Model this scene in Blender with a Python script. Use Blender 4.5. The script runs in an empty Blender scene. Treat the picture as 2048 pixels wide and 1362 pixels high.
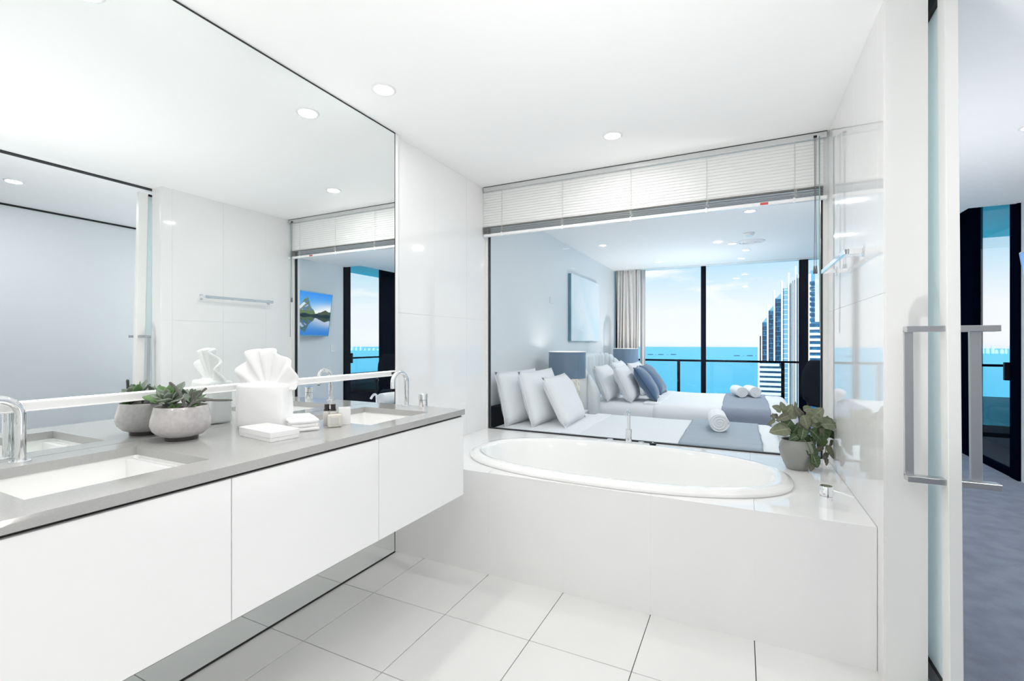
import bpy, bmesh, math, random
from mathutils import Vector, Matrix
random.seed(7)
PI = math.pi
C = bpy.context.scene.collection
SC = bpy.context.scene

# ---------------------------------------------------------------- camera, world, sun, exposure
TH = math.radians(26.1)
cam_d = bpy.data.cameras.new('camera'); cam = bpy.data.objects.new('camera', cam_d); C.objects.link(cam)
cam.location = (0, 0, 1.2)
cam.rotation_euler = (PI/2, 0, TH)
cam_d.sensor_width = 36.0
cam_d.lens = 937.0/2048*36.0
cam_d.shift_y = 3.0/2048
cam_d.clip_start = 0.02; cam_d.clip_end = 40000
SC.camera = cam
SC.view_settings.view_transform = 'Standard'
SC.view_settings.look = 'None'
SC.view_settings.gamma = 1.0
SC.view_settings.use_curve_mapping = False
SC.view_settings.exposure = 0.0
SC.cycles.max_bounces = 14
SC.cycles.diffuse_bounces = 10
SC.cycles.glossy_bounces = 8
SC.cycles.transmission_bounces = 8
SC.cycles.transparent_max_bounces = 24
SC.cycles.sample_clamp_indirect = 8.0
SC.cycles.caustics_reflective = True
SC.cycles.blur_glossy = 1.0
SC.cycles.caustics_refractive = False

LAMP_BATH = 4.6      # power of one bathroom downlight, W
LAMP_BED = 8.5       # power of one bedroom downlight
LAMP_HALL = 6.0
FILL_LED = 5.0       # added LED fill light along the mirror's divider rail
FILL_FLOOR = 14.0      # added unseen fill uplighter in the bedroom, beside the bathroom wall
FILL_FAR = 21.0        # added hidden fill uplighter between double bed and sea window
FILL_UP = 12.5  # added unseen uplighter on the bathroom floor, lifts the ceiling
LAMP_TABLE = 1.2     # bulbs of the bedside lamps
SKY_STRENGTH = 1.0
SUN_STRENGTH = 4.2

w = bpy.data.worlds.new('sky'); SC.world = w; w.use_nodes = True
nt = w.node_tree; nt.nodes.clear()
def N(nt, t, **k):
    n = nt.nodes.new(t)
    for a, b in k.items(): setattr(n, a, b)
    return n
wo = N(nt, 'ShaderNodeOutputWorld'); bg = N(nt, 'ShaderNodeBackground'); bg.inputs[1].default_value = SKY_STRENGTH
tc = N(nt, 'ShaderNodeTexCoord'); sep = N(nt, 'ShaderNodeSeparateXYZ')
nt.links.new(tc.outputs['Generated'], sep.inputs[0])
mr = N(nt, 'ShaderNodeMapRange'); mr.inputs[1].default_value = -0.2; mr.inputs[2].default_value = 1.0
nt.links.new(sep.outputs[2], mr.inputs[0])
rp = N(nt, 'ShaderNodeValToRGB'); cr = rp.color_ramp
def zf(z): return (z+0.2)/1.2
cr.elements[0].position = 0; cr.elements[0].color = (0.62, 0.85, 0.95, 1)
cr.elements[1].position = 1; cr.elements[1].color = (0.13, 0.36, 0.78, 1)
for z, col in ((-0.012, (0.85, 0.95, 1.02, 1)), (0.0, (1.0, 1.02, 1.04, 1)), (0.06, (0.98, 1.02, 1.06, 1)), (0.12, (0.70, 0.90, 1.02, 1)), (0.18, (0.42, 0.76, 1.0, 1)), (0.45, (0.25, 0.55, 0.90, 1))):
    e = cr.elements.new(zf(z)); e.color = col
nt.links.new(mr.outputs[0], rp.inputs[0])
mp = N(nt, 'ShaderNodeMapping'); mp.inputs['Scale'].default_value = (1, 1, 3.2)
nt.links.new(tc.outputs['Generated'], mp.inputs[0])
nz = N(nt, 'ShaderNodeTexNoise'); nz.inputs['Scale'].default_value = 7.5; nz.inputs['Detail'].default_value = 7; nz.inputs['Roughness'].default_value = 0.6; nz.inputs['Distortion'].default_value = 0.6
nt.links.new(mp.outputs[0], nz.inputs[0])
cr2 = N(nt, 'ShaderNodeValToRGB'); cr2.color_ramp.elements[0].position = 0.50; cr2.color_ramp.elements[1].position = 0.70
nt.links.new(nz.outputs[0], cr2.inputs[0])
mx = N(nt, 'ShaderNodeMix', data_type='RGBA'); mx.inputs[7].default_value = (1.03, 1.05, 1.06, 1)
nt.links.new(cr2.outputs[0], mx.inputs[0]); nt.links.new(rp.outputs[0], mx.inputs[6])
nt.links.new(mx.outputs[2], bg.inputs[0]); nt.links.new(bg.outputs[0], wo.inputs[0])

sun_d = bpy.data.lights.new('sun', 'SUN'); sun_d.energy = SUN_STRENGTH; sun_d.angle = 0.01; sun_d.color = (1, 0.97, 0.92)
sun = bpy.data.objects.new('sun', sun_d); C.objects.link(sun)
sun.rotation_euler = Vector((0.30, 0.82, -0.50)).to_track_quat('-Z', 'Y').to_euler()

# ---------------------------------------------------------------- materials
M = {}
def mat(name, col, rough=0.5, metal=0.0, spec=0.5, coat=0.0, sheen=0.0, bump=None, var=None, emit=None):
    """bump=(scale, strength, distance) ; var=(scale, colour2, lo, hi)"""
    m = bpy.data.materials.new(name); m.use_nodes = True
    t = m.node_tree; b = t.nodes['Principled BSDF']
    b.inputs['Base Color'].default_value = (*col, 1); b.inputs['Roughness'].default_value = rough
    b.inputs['Metallic'].default_value = metal; b.inputs['Specular IOR Level'].default_value = spec
    b.inputs['Coat Weight'].default_value = coat; b.inputs['Sheen Weight'].default_value = sheen
    if emit: b.inputs['Emission Color'].default_value = (*emit[0], 1); b.inputs['Emission Strength'].default_value = emit[1]
    if bump or var: co = N(t, 'ShaderNodeTexCoord')
    if var:
        n = N(t, 'ShaderNodeTexNoise'); n.inputs['Scale'].default_value = var[0]; n.inputs['Detail'].default_value = 6
        t.links.new(co.outputs['Object'], n.inputs[0])
        r = N(t, 'ShaderNodeMapRange'); r.inputs[1].default_value = var[2]; r.inputs[2].default_value = var[3]
        t.links.new(n.outputs[0], r.inputs[0])
        x = N(t, 'ShaderNodeMix', data_type='RGBA'); x.inputs[6].default_value = (*col, 1); x.inputs[7].default_value = (*var[1], 1)
        t.links.new(r.outputs[0], x.inputs[0]); t.links.new(x.outputs[2], b.inputs['Base Color'])
    if bump:
        n = N(t, 'ShaderNodeTexNoise'); n.inputs['Scale'].default_value = bump[0]; n.inputs['Detail'].default_value = 5
        t.links.new(co.outputs['Object'], n.inputs[0])
        bp = N(t, 'ShaderNodeBump'); bp.inputs['Strength'].default_value = bump[1]; bp.inputs['Distance'].default_value = bump[2]
        t.links.new(n.outputs[0], bp.inputs['Height']); t.links.new(bp.outputs[0], b.inputs['Normal'])
    M[name] = m; return m

mat('paint_white', (0.90, 0.90, 0.90), 0.6, spec=0.2, bump=(180, 0.05, 0.001))
mat('paint_bedroom', (0.81, 0.835, 0.85), 0.38, spec=0.35, bump=(160, 0.05, 0.001))
mat('wall_tile', (0.87, 0.865, 0.86), 0.045, spec=0.5)
mat('floor_tile', (0.79, 0.785, 0.775), 0.22, spec=0.4, var=(3.0, (0.765, 0.76, 0.75), 0.35, 0.7))
mat('grout_dark', (0.10, 0.10, 0.10), 0.9)
mat('grout_white', (0.84, 0.84, 0.83), 0.9)
mat('mirror', (0.93, 0.955, 0.95), 0.0, 1.0)
mat('mirror_edge', (0.02, 0.02, 0.02), 0.4)
mat('glass_edge', (0.30, 0.45, 0.42), 0.15)
mat('chrome', (0.88, 0.89, 0.90), 0.05, 1.0)
mat('brushed_steel', (0.62, 0.62, 0.63), 0.28, 1.0)
mat('aluminium', (0.70, 0.71, 0.71), 0.35, 1.0)
mat('white_gloss', (0.90, 0.90, 0.90), 0.12, spec=0.5)
mat('cabinet_white', (0.90, 0.90, 0.90), 0.30, spec=0.3)
mat('ceramic', (0.90, 0.90, 0.89), 0.06, spec=0.5, coat=0.3)
mat('stone_grey', (0.435, 0.432, 0.425), 0.10, spec=0.5, var=(220, (0.41, 0.407, 0.40), 0.35, 0.65))
mat('black_gap', (0.012, 0.012, 0.012), 0.6)
mat('white_frame', (0.84, 0.84, 0.83), 0.3)
mat('black_seal', (0.01, 0.01, 0.011), 0.4)
mat('dark_frame', (0.0015, 0.003, 0.010), 0.5, spec=0.0)
mat('carpet', (0.30, 0.34, 0.43), 1.0, spec=0.1, sheen=0.2, bump=(320, 0.9, 0.008), var=(9, (0.24, 0.27, 0.35), 0.35, 0.65))
mat('towel_white', (0.89, 0.89, 0.89), 0.95, spec=0.1, sheen=0.3, bump=(420, 0.25, 0.0015))
mat('linen_white', (0.86, 0.87, 0.88), 0.85, spec=0.15, sheen=0.15, bump=(16, 0.22, 0.012))
mat('linen_cool', (0.80, 0.825, 0.84), 0.85, spec=0.15, sheen=0.15, bump=(14, 0.25, 0.012))
mat('throw_grey', (0.27, 0.33, 0.39), 0.55, spec=0.3, sheen=0.3, bump=(26, 0.4, 0.01))
mat('throw_slate', (0.25, 0.29, 0.36), 0.55, spec=0.3, sheen=0.3, bump=(26, 0.4, 0.01))
mat('velvet_blue', (0.085, 0.155, 0.265), 0.7, spec=0.2, sheen=0.5, bump=(18, 0.3, 0.01))
mat('piping_navy', (0.03, 0.06, 0.12), 0.6)
mat('upholstery', (0.74, 0.775, 0.79), 0.45, spec=0.35, bump=(60, 0.08, 0.002))
mat('upholstery_seam', (0.34, 0.38, 0.41), 0.6)
mat('shade_blue', (0.17, 0.24, 0.33), 0.25, spec=0.5, bump=(300, 0.05, 0.001))
mat('shade_lining', (0.93, 0.90, 0.86), 0.7)
mat('lattice_cream', (0.80, 0.77, 0.71), 0.6)
mat('wood_dark', (0.035, 0.03, 0.03), 0.4)
mat('canvas_pale', (0.72, 0.85, 0.90), 0.7, var=(2.2, (0.84, 0.90, 0.93), 0.35, 0.6))
mat('canvas_side', (0.10, 0.26, 0.34), 0.7, var=(3.0, (0.17, 0.34, 0.40), 0.3, 0.7))
mat('curtain_linen', (0.74, 0.70, 0.67), 0.9, spec=0.1, sheen=0.2, bump=(120, 0.1, 0.002))
mat('curtain_sheer', (0.66, 0.63, 0.62), 0.9, spec=0.1)
mat('black_plastic', (0.005, 0.007, 0.012), 0.4, spec=0.2)
mat('black_fabric', (0.003, 0.005, 0.012), 0.7, spec=0.04)
mat('pot_glaze', (0.52, 0.50, 0.50), 0.14, spec=0.6, var=(70, (0.43, 0.41, 0.40), 0.40, 0.75), bump=(40, 0.1, 0.002))
mat('pot_foot', (0.05, 0.045, 0.045), 0.3)
mat('soil', (0.02, 0.018, 0.015), 0.95, bump=(90, 1.0, 0.006))
mat('succulent_grey', (0.20, 0.25, 0.19), 0.5, var=(40, (0.28, 0.32, 0.27), 0.4, 0.65))
mat('succulent_green', (0.10, 0.22, 0.06), 0.45, var=(40, (0.17, 0.26, 0.13), 0.4, 0.65))
mat('cactus_stem', (0.13, 0.13, 0.115), 0.7, bump=(220, 0.6, 0.003))
mat('vase_glaze', (0.27, 0.275, 0.255), 0.08, spec=0.6)
mat('stem_green', (0.13, 0.17, 0.08), 0.6)
mat('bottle_clear', (0.60, 0.59, 0.56), 0.15, spec=0.5)
mat('cap_brown', (0.022, 0.012, 0.010), 0.15)
mat('soap_cream', (0.66, 0.635, 0.58), 0.35)
mat('soap_tin', (0.36, 0.33, 0.29), 0.3)
mat('lens_glow', (1, 1, 1), 0.5, emit=((1, 0.98, 0.95), 7.0))
mat('fill_led_glow', (1, 1, 1), 0.5, emit=((1, 1, 1), 1.2))
mat('vent_white', (0.80, 0.80, 0.80), 0.5)
mat('blind_slat', (0.86, 0.86, 0.85), 0.4, spec=0.3)
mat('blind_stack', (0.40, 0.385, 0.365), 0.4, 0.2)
mat('blind_cord', (0.62, 0.61, 0.58), 0.8)
mat('cord_dark', (0.16, 0.16, 0.17), 0.7)
mat('sticker_red', (0.62, 0.10, 0.11), 0.5)
mat('sticker_white', (0.9, 0.9, 0.9), 0.5)
mat('concrete', (0.78, 0.78, 0.77), 0.9)
mat('deck_dark', (0.010, 0.014, 0.022), 0.6)
mat('tower_white', (0.86, 0.87, 0.88), 0.6)
mat('tower_glass', (0.010, 0.075, 0.17), 0.12, spec=0.5, var=(0.35, (0.02, 0.14, 0.26), 0.45, 0.6))
mat('tower_glass_pale', (0.18, 0.38, 0.50), 0.15, spec=0.5)
mat('tower_dark', (0.010, 0.028, 0.07), 0.3)
mat('tower_slab', (0.05, 0.17, 0.28), 0.5)
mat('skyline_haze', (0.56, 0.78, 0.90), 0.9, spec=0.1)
mat('ship_hull', (0.06, 0.10, 0.16), 0.6)
mat('ship_deck', (0.35, 0.40, 0.45), 0.6)
mat('tv_bezel', (0.50, 0.54, 0.58), 0.25, 0.9)

def leaf_mat(name, c1, c2, vein):
    m = mat(name, c1, 0.42, spec=0.4)
    t = m.node_tree; b = t.nodes['Principled BSDF']
    co = N(t, 'ShaderNodeTexCoord'); n = N(t, 'ShaderNodeTexNoise'); n.inputs['Scale'].default_value = 30
    t.links.new(co.outputs['Object'], n.inputs[0])
    x = N(t, 'ShaderNodeMix', data_type='RGBA'); x.inputs[6].default_value = (*c1, 1); x.inputs[7].default_value = (*c2, 1)
    t.links.new(n.outputs[0], x.inputs[0])
    at = N(t, 'ShaderNodeAttribute'); at.attribute_name = 'vein'
    y = N(t, 'ShaderNodeMix', data_type='RGBA'); y.inputs[7].default_value = (*vein, 1)
    t.links.new(at.outputs['Fac'], y.inputs[0]); t.links.new(x.outputs[2], y.inputs[6])
    t.links.new(y.outputs[2], b.inputs['Base Color'])
leaf_mat('leaf_sage', (0.115, 0.14, 0.075), (0.22, 0.235, 0.155), (0.36, 0.38, 0.28))
leaf_mat('leaf_dark', (0.020, 0.055, 0.014), (0.05, 0.095, 0.032), (0.26, 0.30, 0.20))
leaf_mat('leaf_green', (0.045, 0.105, 0.02), (0.09, 0.16, 0.05), (0.30, 0.36, 0.20))
leaf_mat('leaf_brown', (0.095, 0.092, 0.065), (0.17, 0.165, 0.125), (0.33, 0.32, 0.26))

def glass_mat(name, tint=(1, 1, 1), base=0.035, peak=0.9):
    m = bpy.data.materials.new(name); m.use_nodes = True; t = m.node_tree; t.nodes.clear()
    o = N(t, 'ShaderNodeOutputMaterial'); s = N(t, 'ShaderNodeMixShader')
    tr = N(t, 'ShaderNodeBsdfTransparent'); tr.inputs[0].default_value = (*tint, 1)
    g = N(t, 'ShaderNodeBsdfGlossy'); g.inputs['Roughness'].default_value = 0.0
    lw = N(t, 'ShaderNodeLayerWeight'); lw.inputs[0].default_value = 0.5
    p = N(t, 'ShaderNodeMath', operation='POWER'); p.inputs[1].default_value = 5
    mu = N(t, 'ShaderNodeMath', operation='MULTIPLY_ADD'); mu.inputs[1].default_value = peak; mu.inputs[2].default_value = base
    t.links.new(lw.outputs['Facing'], p.inputs[0]); t.links.new(p.outputs[0], mu.inputs[0])
    t.links.new(mu.outputs[0], s.inputs[0]); t.links.new(tr.outputs[0], s.inputs[1]); t.links.new(g.outputs[0], s.inputs[2])
    t.links.new(s.outputs[0], o.inputs[0]); M[name] = m
glass_mat('glass_clear', (0.99, 0.995, 0.998), 0.01)
glass_mat('glass_bath', (0.99, 0.998, 1.0), 0.007)
glass_mat('glass_rail', (0.93, 0.97, 0.98))

m = bpy.data.materials.new('frosted_glass'); m.use_nodes = True; t = m.node_tree; t.nodes.clear(); M['frosted_glass'] = m
o_ = N(t, 'ShaderNodeOutputMaterial'); a_ = N(t, 'ShaderNodeBsdfDiffuse'); a_.inputs[0].default_value = (0.90, 0.96, 0.96, 1)
b_ = N(t, 'ShaderNodeBsdfTranslucent'); b_.inputs[0].default_value = (0.90, 0.97, 0.98, 1)
x_ = N(t, 'ShaderNodeMixShader'); x_.inputs[0].default_value = 0.5
g_ = N(t, 'ShaderNodeBsdfGlossy'); g_.inputs['Roughness'].default_value = 0.12
y_ = N(t, 'ShaderNodeMixShader'); y_.inputs[0].default_value = 0.05
t.links.new(a_.outputs[0], x_.inputs[1]); t.links.new(b_.outputs[0], x_.inputs[2])
t.links.new(x_.outputs[0], y_.inputs[1]); t.links.new(g_.outputs[0], y_.inputs[2]); t.links.new(y_.outputs[0], o_.inputs[0])

# sea: turquoise water with small waves
m = mat('sea_water', (0.05, 0.52, 0.72), 0.3, spec=0.06); t = m.node_tree; b = t.nodes['Principled BSDF']
co = N(t, 'ShaderNodeTexCoord'); n = N(t, 'ShaderNodeTexNoise'); n.inputs['Scale'].default_value = 0.02; n.inputs['Detail'].default_value = 8
mp_ = N(t, 'ShaderNodeMapping'); mp_.inputs['Scale'].default_value = (0.5, 2.0, 1)
t.links.new(co.outputs['Object'], mp_.inputs[0]); t.links.new(mp_.outputs[0], n.inputs[0])
x = N(t, 'ShaderNodeMix', data_type='RGBA'); x.inputs[6].default_value = (0.012, 0.54, 0.72, 1); x.inputs[7].default_value = (0.03, 0.64, 0.80, 1)
t.links.new(n.outputs[0], x.inputs[0]); t.links.new(x.outputs[2], b.inputs['Base Color'])
bp = N(t, 'ShaderNodeBump'); bp.inputs['Strength'].default_value = 0.12; bp.inputs['Distance'].default_value = 1.0
t.links.new(n.outputs[0], bp.inputs['Height']); t.links.new(bp.outputs[0], b.inputs['Normal'])

# ---------------------------------------------------------------- mesh helpers
def box(bm, x0, x1, y0, y1, z0, z1, bev=0.0, seg=2):
    r = bmesh.ops.create_cube(bm, size=1.0)
    vs = r['verts']
    for v in vs:
        v.co = Vector(((x0+x1)/2+v.co.x*(x1-x0), (y0+y1)/2+v.co.y*(y1-y0), (z0+z1)/2+v.co.z*(z1-z0)))
    if bev > 0:
        es = list({e for v in vs for e in v.link_edges})
        bmesh.ops.bevel(bm, geom=es, offset=bev, segments=seg, affect='EDGES', profile=0.5)
    return bm
def newbox(*a, **k): return box(bmesh.new(), *a, **k)
def lathe(bm, prof, n=32, c=(0, 0, 0), close=True, sx=1.0, sy=1.0):
    rings = []
    for r, z in prof:
        if r < 1e-6: rings.append([bm.verts.new((c[0], c[1], c[2]+z))])
        else: rings.append([bm.verts.new((c[0]+sx*r*math.cos(2*PI*i/n), c[1]+sy*r*math.sin(2*PI*i/n), c[2]+z)) for i in range(n)])
    for A, B in zip(rings, rings[1:]):
        for i in range(n):
            j = (i+1) % n
            if len(A) == 1 and len(B) == 1: continue
            if len(A) == 1: f = (A[0], B[j], B[i])
            elif len(B) == 1: f = (A[i], A[j], B[0])
            else: f = (A[i], A[j], B[j], B[i])
            try: bm.faces.new(f)
            except ValueError: pass
    if close:
        for R in (rings[0], rings[-1]):
            if len(R) > 2:
                try: bm.faces.new(R)
                except ValueError: pass
    return bm
def tube(bm, pts, r, n=10, caps=True):
    pts = [Vector(p) for p in pts]; rs = r if isinstance(r, (list, tuple)) else [r]*len(pts)
    rings = []; up = None
    for i, p in enumerate(pts):
        d = (pts[min(i+1, len(pts)-1)]-pts[max(i-1, 0)]).normalized()
        if up is None: up = Vector((0, 0, 1)) if abs(d.z) < 0.9 else Vector((1, 0, 0))
        a = d.cross(up)
        if a.length < 1e-5: a = d.cross(Vector((0, 1, 0)))
        a.normalize(); b = a.cross(d).normalized(); up = b
        rings.append([bm.verts.new(p+rs[i]*(a*math.cos(2*PI*k/n)+b*math.sin(2*PI*k/n))) for k in range(n)])
    for A, B in zip(rings, rings[1:]):
        for k in range(n): bm.faces.new((A[k], A[(k+1) % n], B[(k+1) % n], B[k]))
    if caps: bm.faces.new(rings[0]); bm.faces.new(rings[-1])
    return bm
def prism(bm, poly, z0, z1):
    lo = [bm.verts.new((x, y, z0)) for x, y in poly]; hi = [bm.verts.new((x, y, z1)) for x, y in poly]
    bm.faces.new(hi); bm.faces.new(lo[::-1]); n = len(poly)
    for i in range(n): bm.faces.new((lo[i], lo[(i+1) % n], hi[(i+1) % n], hi[i]))
    return bm
def grid(bm, fn, nu, nv, closeu=False):
    V = [[bm.verts.new(fn(i/nu, j/nv)) for j in range(nv+1)] for i in range(nu if closeu else nu+1)]
    k = len(V)
    for i in range(nu):
        for j in range(nv):
            try: bm.faces.new((V[i][j], V[(i+1) % k][j], V[(i+1) % k][j+1], V[i][j+1]))
            except ValueError: pass
    return bm
def obj(name, bm, m, parent=None, local=False, smooth=False, kind=None, label=None):
    """link bm as ONE mesh object; world coordinates unless local"""
    bmesh.ops.recalc_face_normals(bm, faces=bm.faces)
    me = bpy.data.meshes.new(name); bm.to_mesh(me); bm.free()
    ms = m if isinstance(m, (list, tuple)) else [m]
    for x in ms: me.materials.append(M[x])
    o = bpy.data.objects.new(name, me); C.objects.link(o)
    if parent is not None:
        o.parent = parent
        if not local:
            off = Vector((0, 0, 0)); p = parent
            while p is not None: off += p.location; p = p.parent
            me.transform(Matrix.Translation(-off))
    if smooth:
        me.polygons.foreach_set('use_smooth', [True]*len(me.polygons))
        if smooth == 'auto':
            try: me.set_sharp_from_angle(angle=math.radians(35))
            except Exception: pass
    if kind: o['kind'] = kind
    if label: o['label'] = label
    return o
def tag(o, label, cat, group=None):
    o['label'] = label; o['category'] = cat
    if group: o['group'] = group
    return o
def thing(name, label, cat, loc=(0, 0, 0), rotz=0.0, group=None):
    o = bpy.data.objects.new(name, None); C.objects.link(o); o.empty_display_size = 0.05
    o.location = loc; o.rotation_euler = (0, 0, rotz)
    return tag(o, label, cat, group)
def struct_empty(name, loc=(0, 0, 0)):
    o = bpy.data.objects.new(name, None); C.objects.link(o); o.location = loc; o['kind'] = 'structure'; o.empty_display_size = 0.05
    return o
def struct(name, bm, m, parent=None, **k):
    o = obj(name, bm, m, parent, **k)
    if parent is None: o['kind'] = 'structure'
    return o
def inst(src, name, loc, parent, rot=None, scale=None):
    o = src.copy(); o.name = name; C.objects.link(o); o.parent = parent; o.location = loc
    if rot is not None: o.rotation_euler = rot
    if scale is not None: o.scale = scale
    return o
def dup(root, loc, rotz=None, label=None, group=None):
    r = root.copy(); C.objects.link(r); r.location = loc
    if rotz is not None: r.rotation_euler = (0, 0, rotz)
    if label: r['label'] = label
    if group: r['group'] = group
    for ch in list(root.children):
        c = ch.copy(); C.objects.link(c); c.parent = r
        for g in list(ch.children):
            d = g.copy(); C.objects.link(d); d.parent = c
    return r
def linked(name, me, parent, loc=(0, 0, 0), rot=None):
    o = bpy.data.objects.new(name, me); C.objects.link(o); o.parent = parent; o.location = loc
    if rot is not None: o.rotation_euler = rot
    return o

# ---------------------------------------------------------------- key dimensions (metres; camera stands at x=y=0)
CEIL = 2.394
MX = -1.774           # mirror plane
LX = -1.80            # left tiled wall
RX = 0.445            # right tiled wall, room face
RX2 = 0.566           # its outer face
WY = 3.23             # glass between bathroom and bedroom
BY = 2.118            # front of the bath surround
DZ = 0.524            # deck height
HX = 2.15             # hall / TV wall
BX = -1.92            # bed-head wall
FY = 7.98             # far glazing
BACK = -1.6
JX0, JX = 0.0467, 0.4067   # floor joints in x
JY0, JY = 1.7226, 0.402    # floor joints in y

# ================================================================ STRUCTURE
floor = struct('floor', newbox(-1.9, 0.575, BACK, WY+0.02, -0.06, -0.006), 'grout_dark')
xs = [JX0+JX*k for k in range(-6, 4)]
ys = [JY0-JY*k for k in range(9, -1, -1)]
xs = [x for x in xs if -1.79 < x < 0.56]; xs = [-1.79]+xs+[0.57]
ys = [y for y in ys if y > BACK]; ys = [BACK]+ys+[BY+0.004]
tile_cache = {}
def tile_mesh(dx, dy, dz, m, bev=0.0012):
    k = (round(dx, 4), round(dy, 4), round(dz, 4), m)
    if k not in tile_cache:
        bm = bmesh.new(); box(bm, -dx/2, dx/2, -dy/2, dy/2, -dz/2, dz/2, bev, 1)
        me = bpy.data.meshes.new('tile'); bm.to_mesh(me); bm.free(); me.materials.append(M[m]); tile_cache[k] = me
    return tile_cache[k]
G = 0.0016
for i in range(len(xs)-1):
    for j in range(len(ys)-1):
        x0, x1, y0, y1 = xs[i]+G, xs[i+1]-G, ys[j]+G, ys[j+1]-G
        linked('tile', tile_mesh(x1-x0, y1-y0, 0.006, 'floor_tile', 0.0008), floor, ((x0+x1)/2, (y0+y1)/2, -0.003))

struct('floor_carpet', newbox(0.575, 2.25, BACK, FY+0.05, -0.06, 0.004), 'carpet')
struct('floor_bedroom', newbox(-2.02, 0.575, WY+0.06, FY+0.05, -0.06, 0.004), 'carpet')

bm = bmesh.new()
box(bm, -2.05, 1.82, BACK-0.1, FY+0.06, CEIL, CEIL+0.12)
box(bm, 1.82, 2.27, BACK-0.1, 5.55, CEIL, CEIL+0.12)
struct('ceiling', bm, 'paint_white')
bm = bmesh.new()
box(bm, 1.78, 1.82, 5.51, FY+0.06, CEIL+0.12, 2.76)
box(bm, 1.82, 2.27, 5.51, 5.55, CEIL+0.12, 2.76)
box(bm, 1.78, 2.27, 5.51, FY+0.06, 2.72, 2.76)
struct('ceiling_recess', bm, 'paint_white')

# left tiled wall (behind mirror as well)
wl = struct('wall_left', newbox(-1.92, LX-0.008, BACK, WY+0.03, -0.06, CEIL), 'grout_white')
rows = [(0, DZ), (DZ, 1.371), (1.371, CEIL)]
ycols = [2.11, 2.118+JY, 2.118+2*JY, WY+0.03]
ycl = [BY-0.0+0.0]
def wall_tiles(parent, xface, side, cols, rws, m='wall_tile', g=0.0004):
    for a, b in zip(cols, cols[1:]):
        for z0, z1 in rws:
            me = tile_mesh(0.008, b-a-2*g, z1-z0-2*g, m, 0.0002)
            linked('tile', me, parent, (xface-side*0.004, (a+b)/2, (z0+z1)/2))
wall_tiles(wl, LX, 1, [1.72, 2.118, 2.118+JY, 2.118+2*JY, WY+0.02], rows)
# right wall with tiles on the room side
wr = struct('wall_right', newbox(RX+0.008, RX2, 2.04, WY, -0.06, CEIL), 'white_frame')
wall_tiles(wr, RX, -1, [2.0405, 2.118, 2.118+JY, 2.118+2*JY, WY], rows)
wr2 = struct('wall_right_near', newbox(RX+0.008, RX2, BACK, 0.95, -0.06, CEIL), 'white_frame')
wall_tiles(wr2, RX, -1, [BACK, 1.7226-6*JY-0.01, 1.7226-5*JY, 1.7226-4*JY, 1.7226-3*JY, 1.7226-2*JY, 0.949], rows)
struct('wall_back', newbox(-1.92, 2.25, BACK-0.1, BACK, -0.06, CEIL), 'paint_white')
struct('wall_hall', newbox(HX, HX+0.1, BACK, 5.52, -0.06, CEIL), 'paint_bedroom')
struct('wall_bedhead', newbox(BX-0.1, BX, WY+0.06, FY+0.06, -0.06, CEIL), 'paint_bedroom')
# wall under and around the glass, bedroom side
bm = bmesh.new()
box(bm, -1.92, RX2, WY+0.03, WY+0.06, -0.06, DZ-0.01)
box(bm, -1.92, LX, WY+0.03, WY+0.06, DZ-0.01, CEIL)
box(bm, RX-0.005, RX2, WY, WY+0.06, DZ-0.01, CEIL)
struct('wall_front', bm, 'paint_bedroom')

# bathroom window (fixed pane to the bedroom)
w1 = struct_empty('window_1', (-0.68, WY, DZ))
bm = bmesh.new(); box(bm, LX, LX+0.017, WY-0.03, WY+0.03, DZ, CEIL, 0.001); obj('window_frame', bm, 'white_frame', w1)
bm = bmesh.new(); box(bm, RX-0.024, RX, WY-0.03, WY+0.03, DZ, CEIL, 0.001); obj('window_frame', bm, 'white_frame', w1)
bm = bmesh.new(); box(bm, LX+0.017, RX-0.024, WY-0.012, WY+0.03, CEIL-0.02, CEIL); obj('window_frame', bm, 'white_frame', w1)
bm = bmesh.new()
box(bm, LX+0.017, LX+0.026, WY-0.012, WY+0.012, DZ, CEIL-0.02)
box(bm, RX-0.033, RX-0.024, WY-0.012, WY+0.012, DZ, CEIL-0.02)
box(bm, LX+0.026, RX-0.033, WY-0.012, WY+0.012, DZ-0.004, DZ+0.008)
obj('seal', bm, 'black_seal', w1, label='black rubber seal round the pane')
bm = bmesh.new(); box(bm, LX+0.026, RX-0.033, WY-0.004, WY+0.004, DZ+0.008, CEIL-0.02); obj('pane', bm, 'glass_bath', w1)

# ---------------------------------------------------------------- far glazing
w2 = struct_empty('window_2', (0, FY, 0))
for x0, x1 in ((-1.92, -1.86), (-0.575, -0.505), (0.755, 0.865), (2.12, 2.22)):
    obj('mullion', newbox(x0, x1, FY-0.04, FY+0.04, 0.004, 2.72 if x0 > 2 else CEIL, 0.003, 1), 'dark_frame', w2)
for x0, x1 in ((-1.86, -0.575), (-0.505, 0.755), (0.865, 2.12)):
    obj('pane', newbox(x0, x1, FY-0.004, FY+0.004, 0.05, CEIL if x1 < 1 else CEIL), 'glass_clear', w2)
    obj('window_sill', newbox(x0, x1, FY-0.03, FY+0.03, 0.004, 0.05), 'dark_frame', w2)
obj('window_head', newbox(1.82, 2.12, FY-0.03, FY+0.03, CEIL, 2.72), 'dark_frame', w2)
w3 = struct_empty('window_3', (HX, 6.5, 0))
for y0, y1 in ((5.525, 5.66), (6.40, 6.62), (6.62, 6.92)):
    obj('mullion', newbox(HX-0.02, HX+0.06, y0, y1, 0.004, 2.72, 0.003, 1), 'dark_frame', w3)
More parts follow.
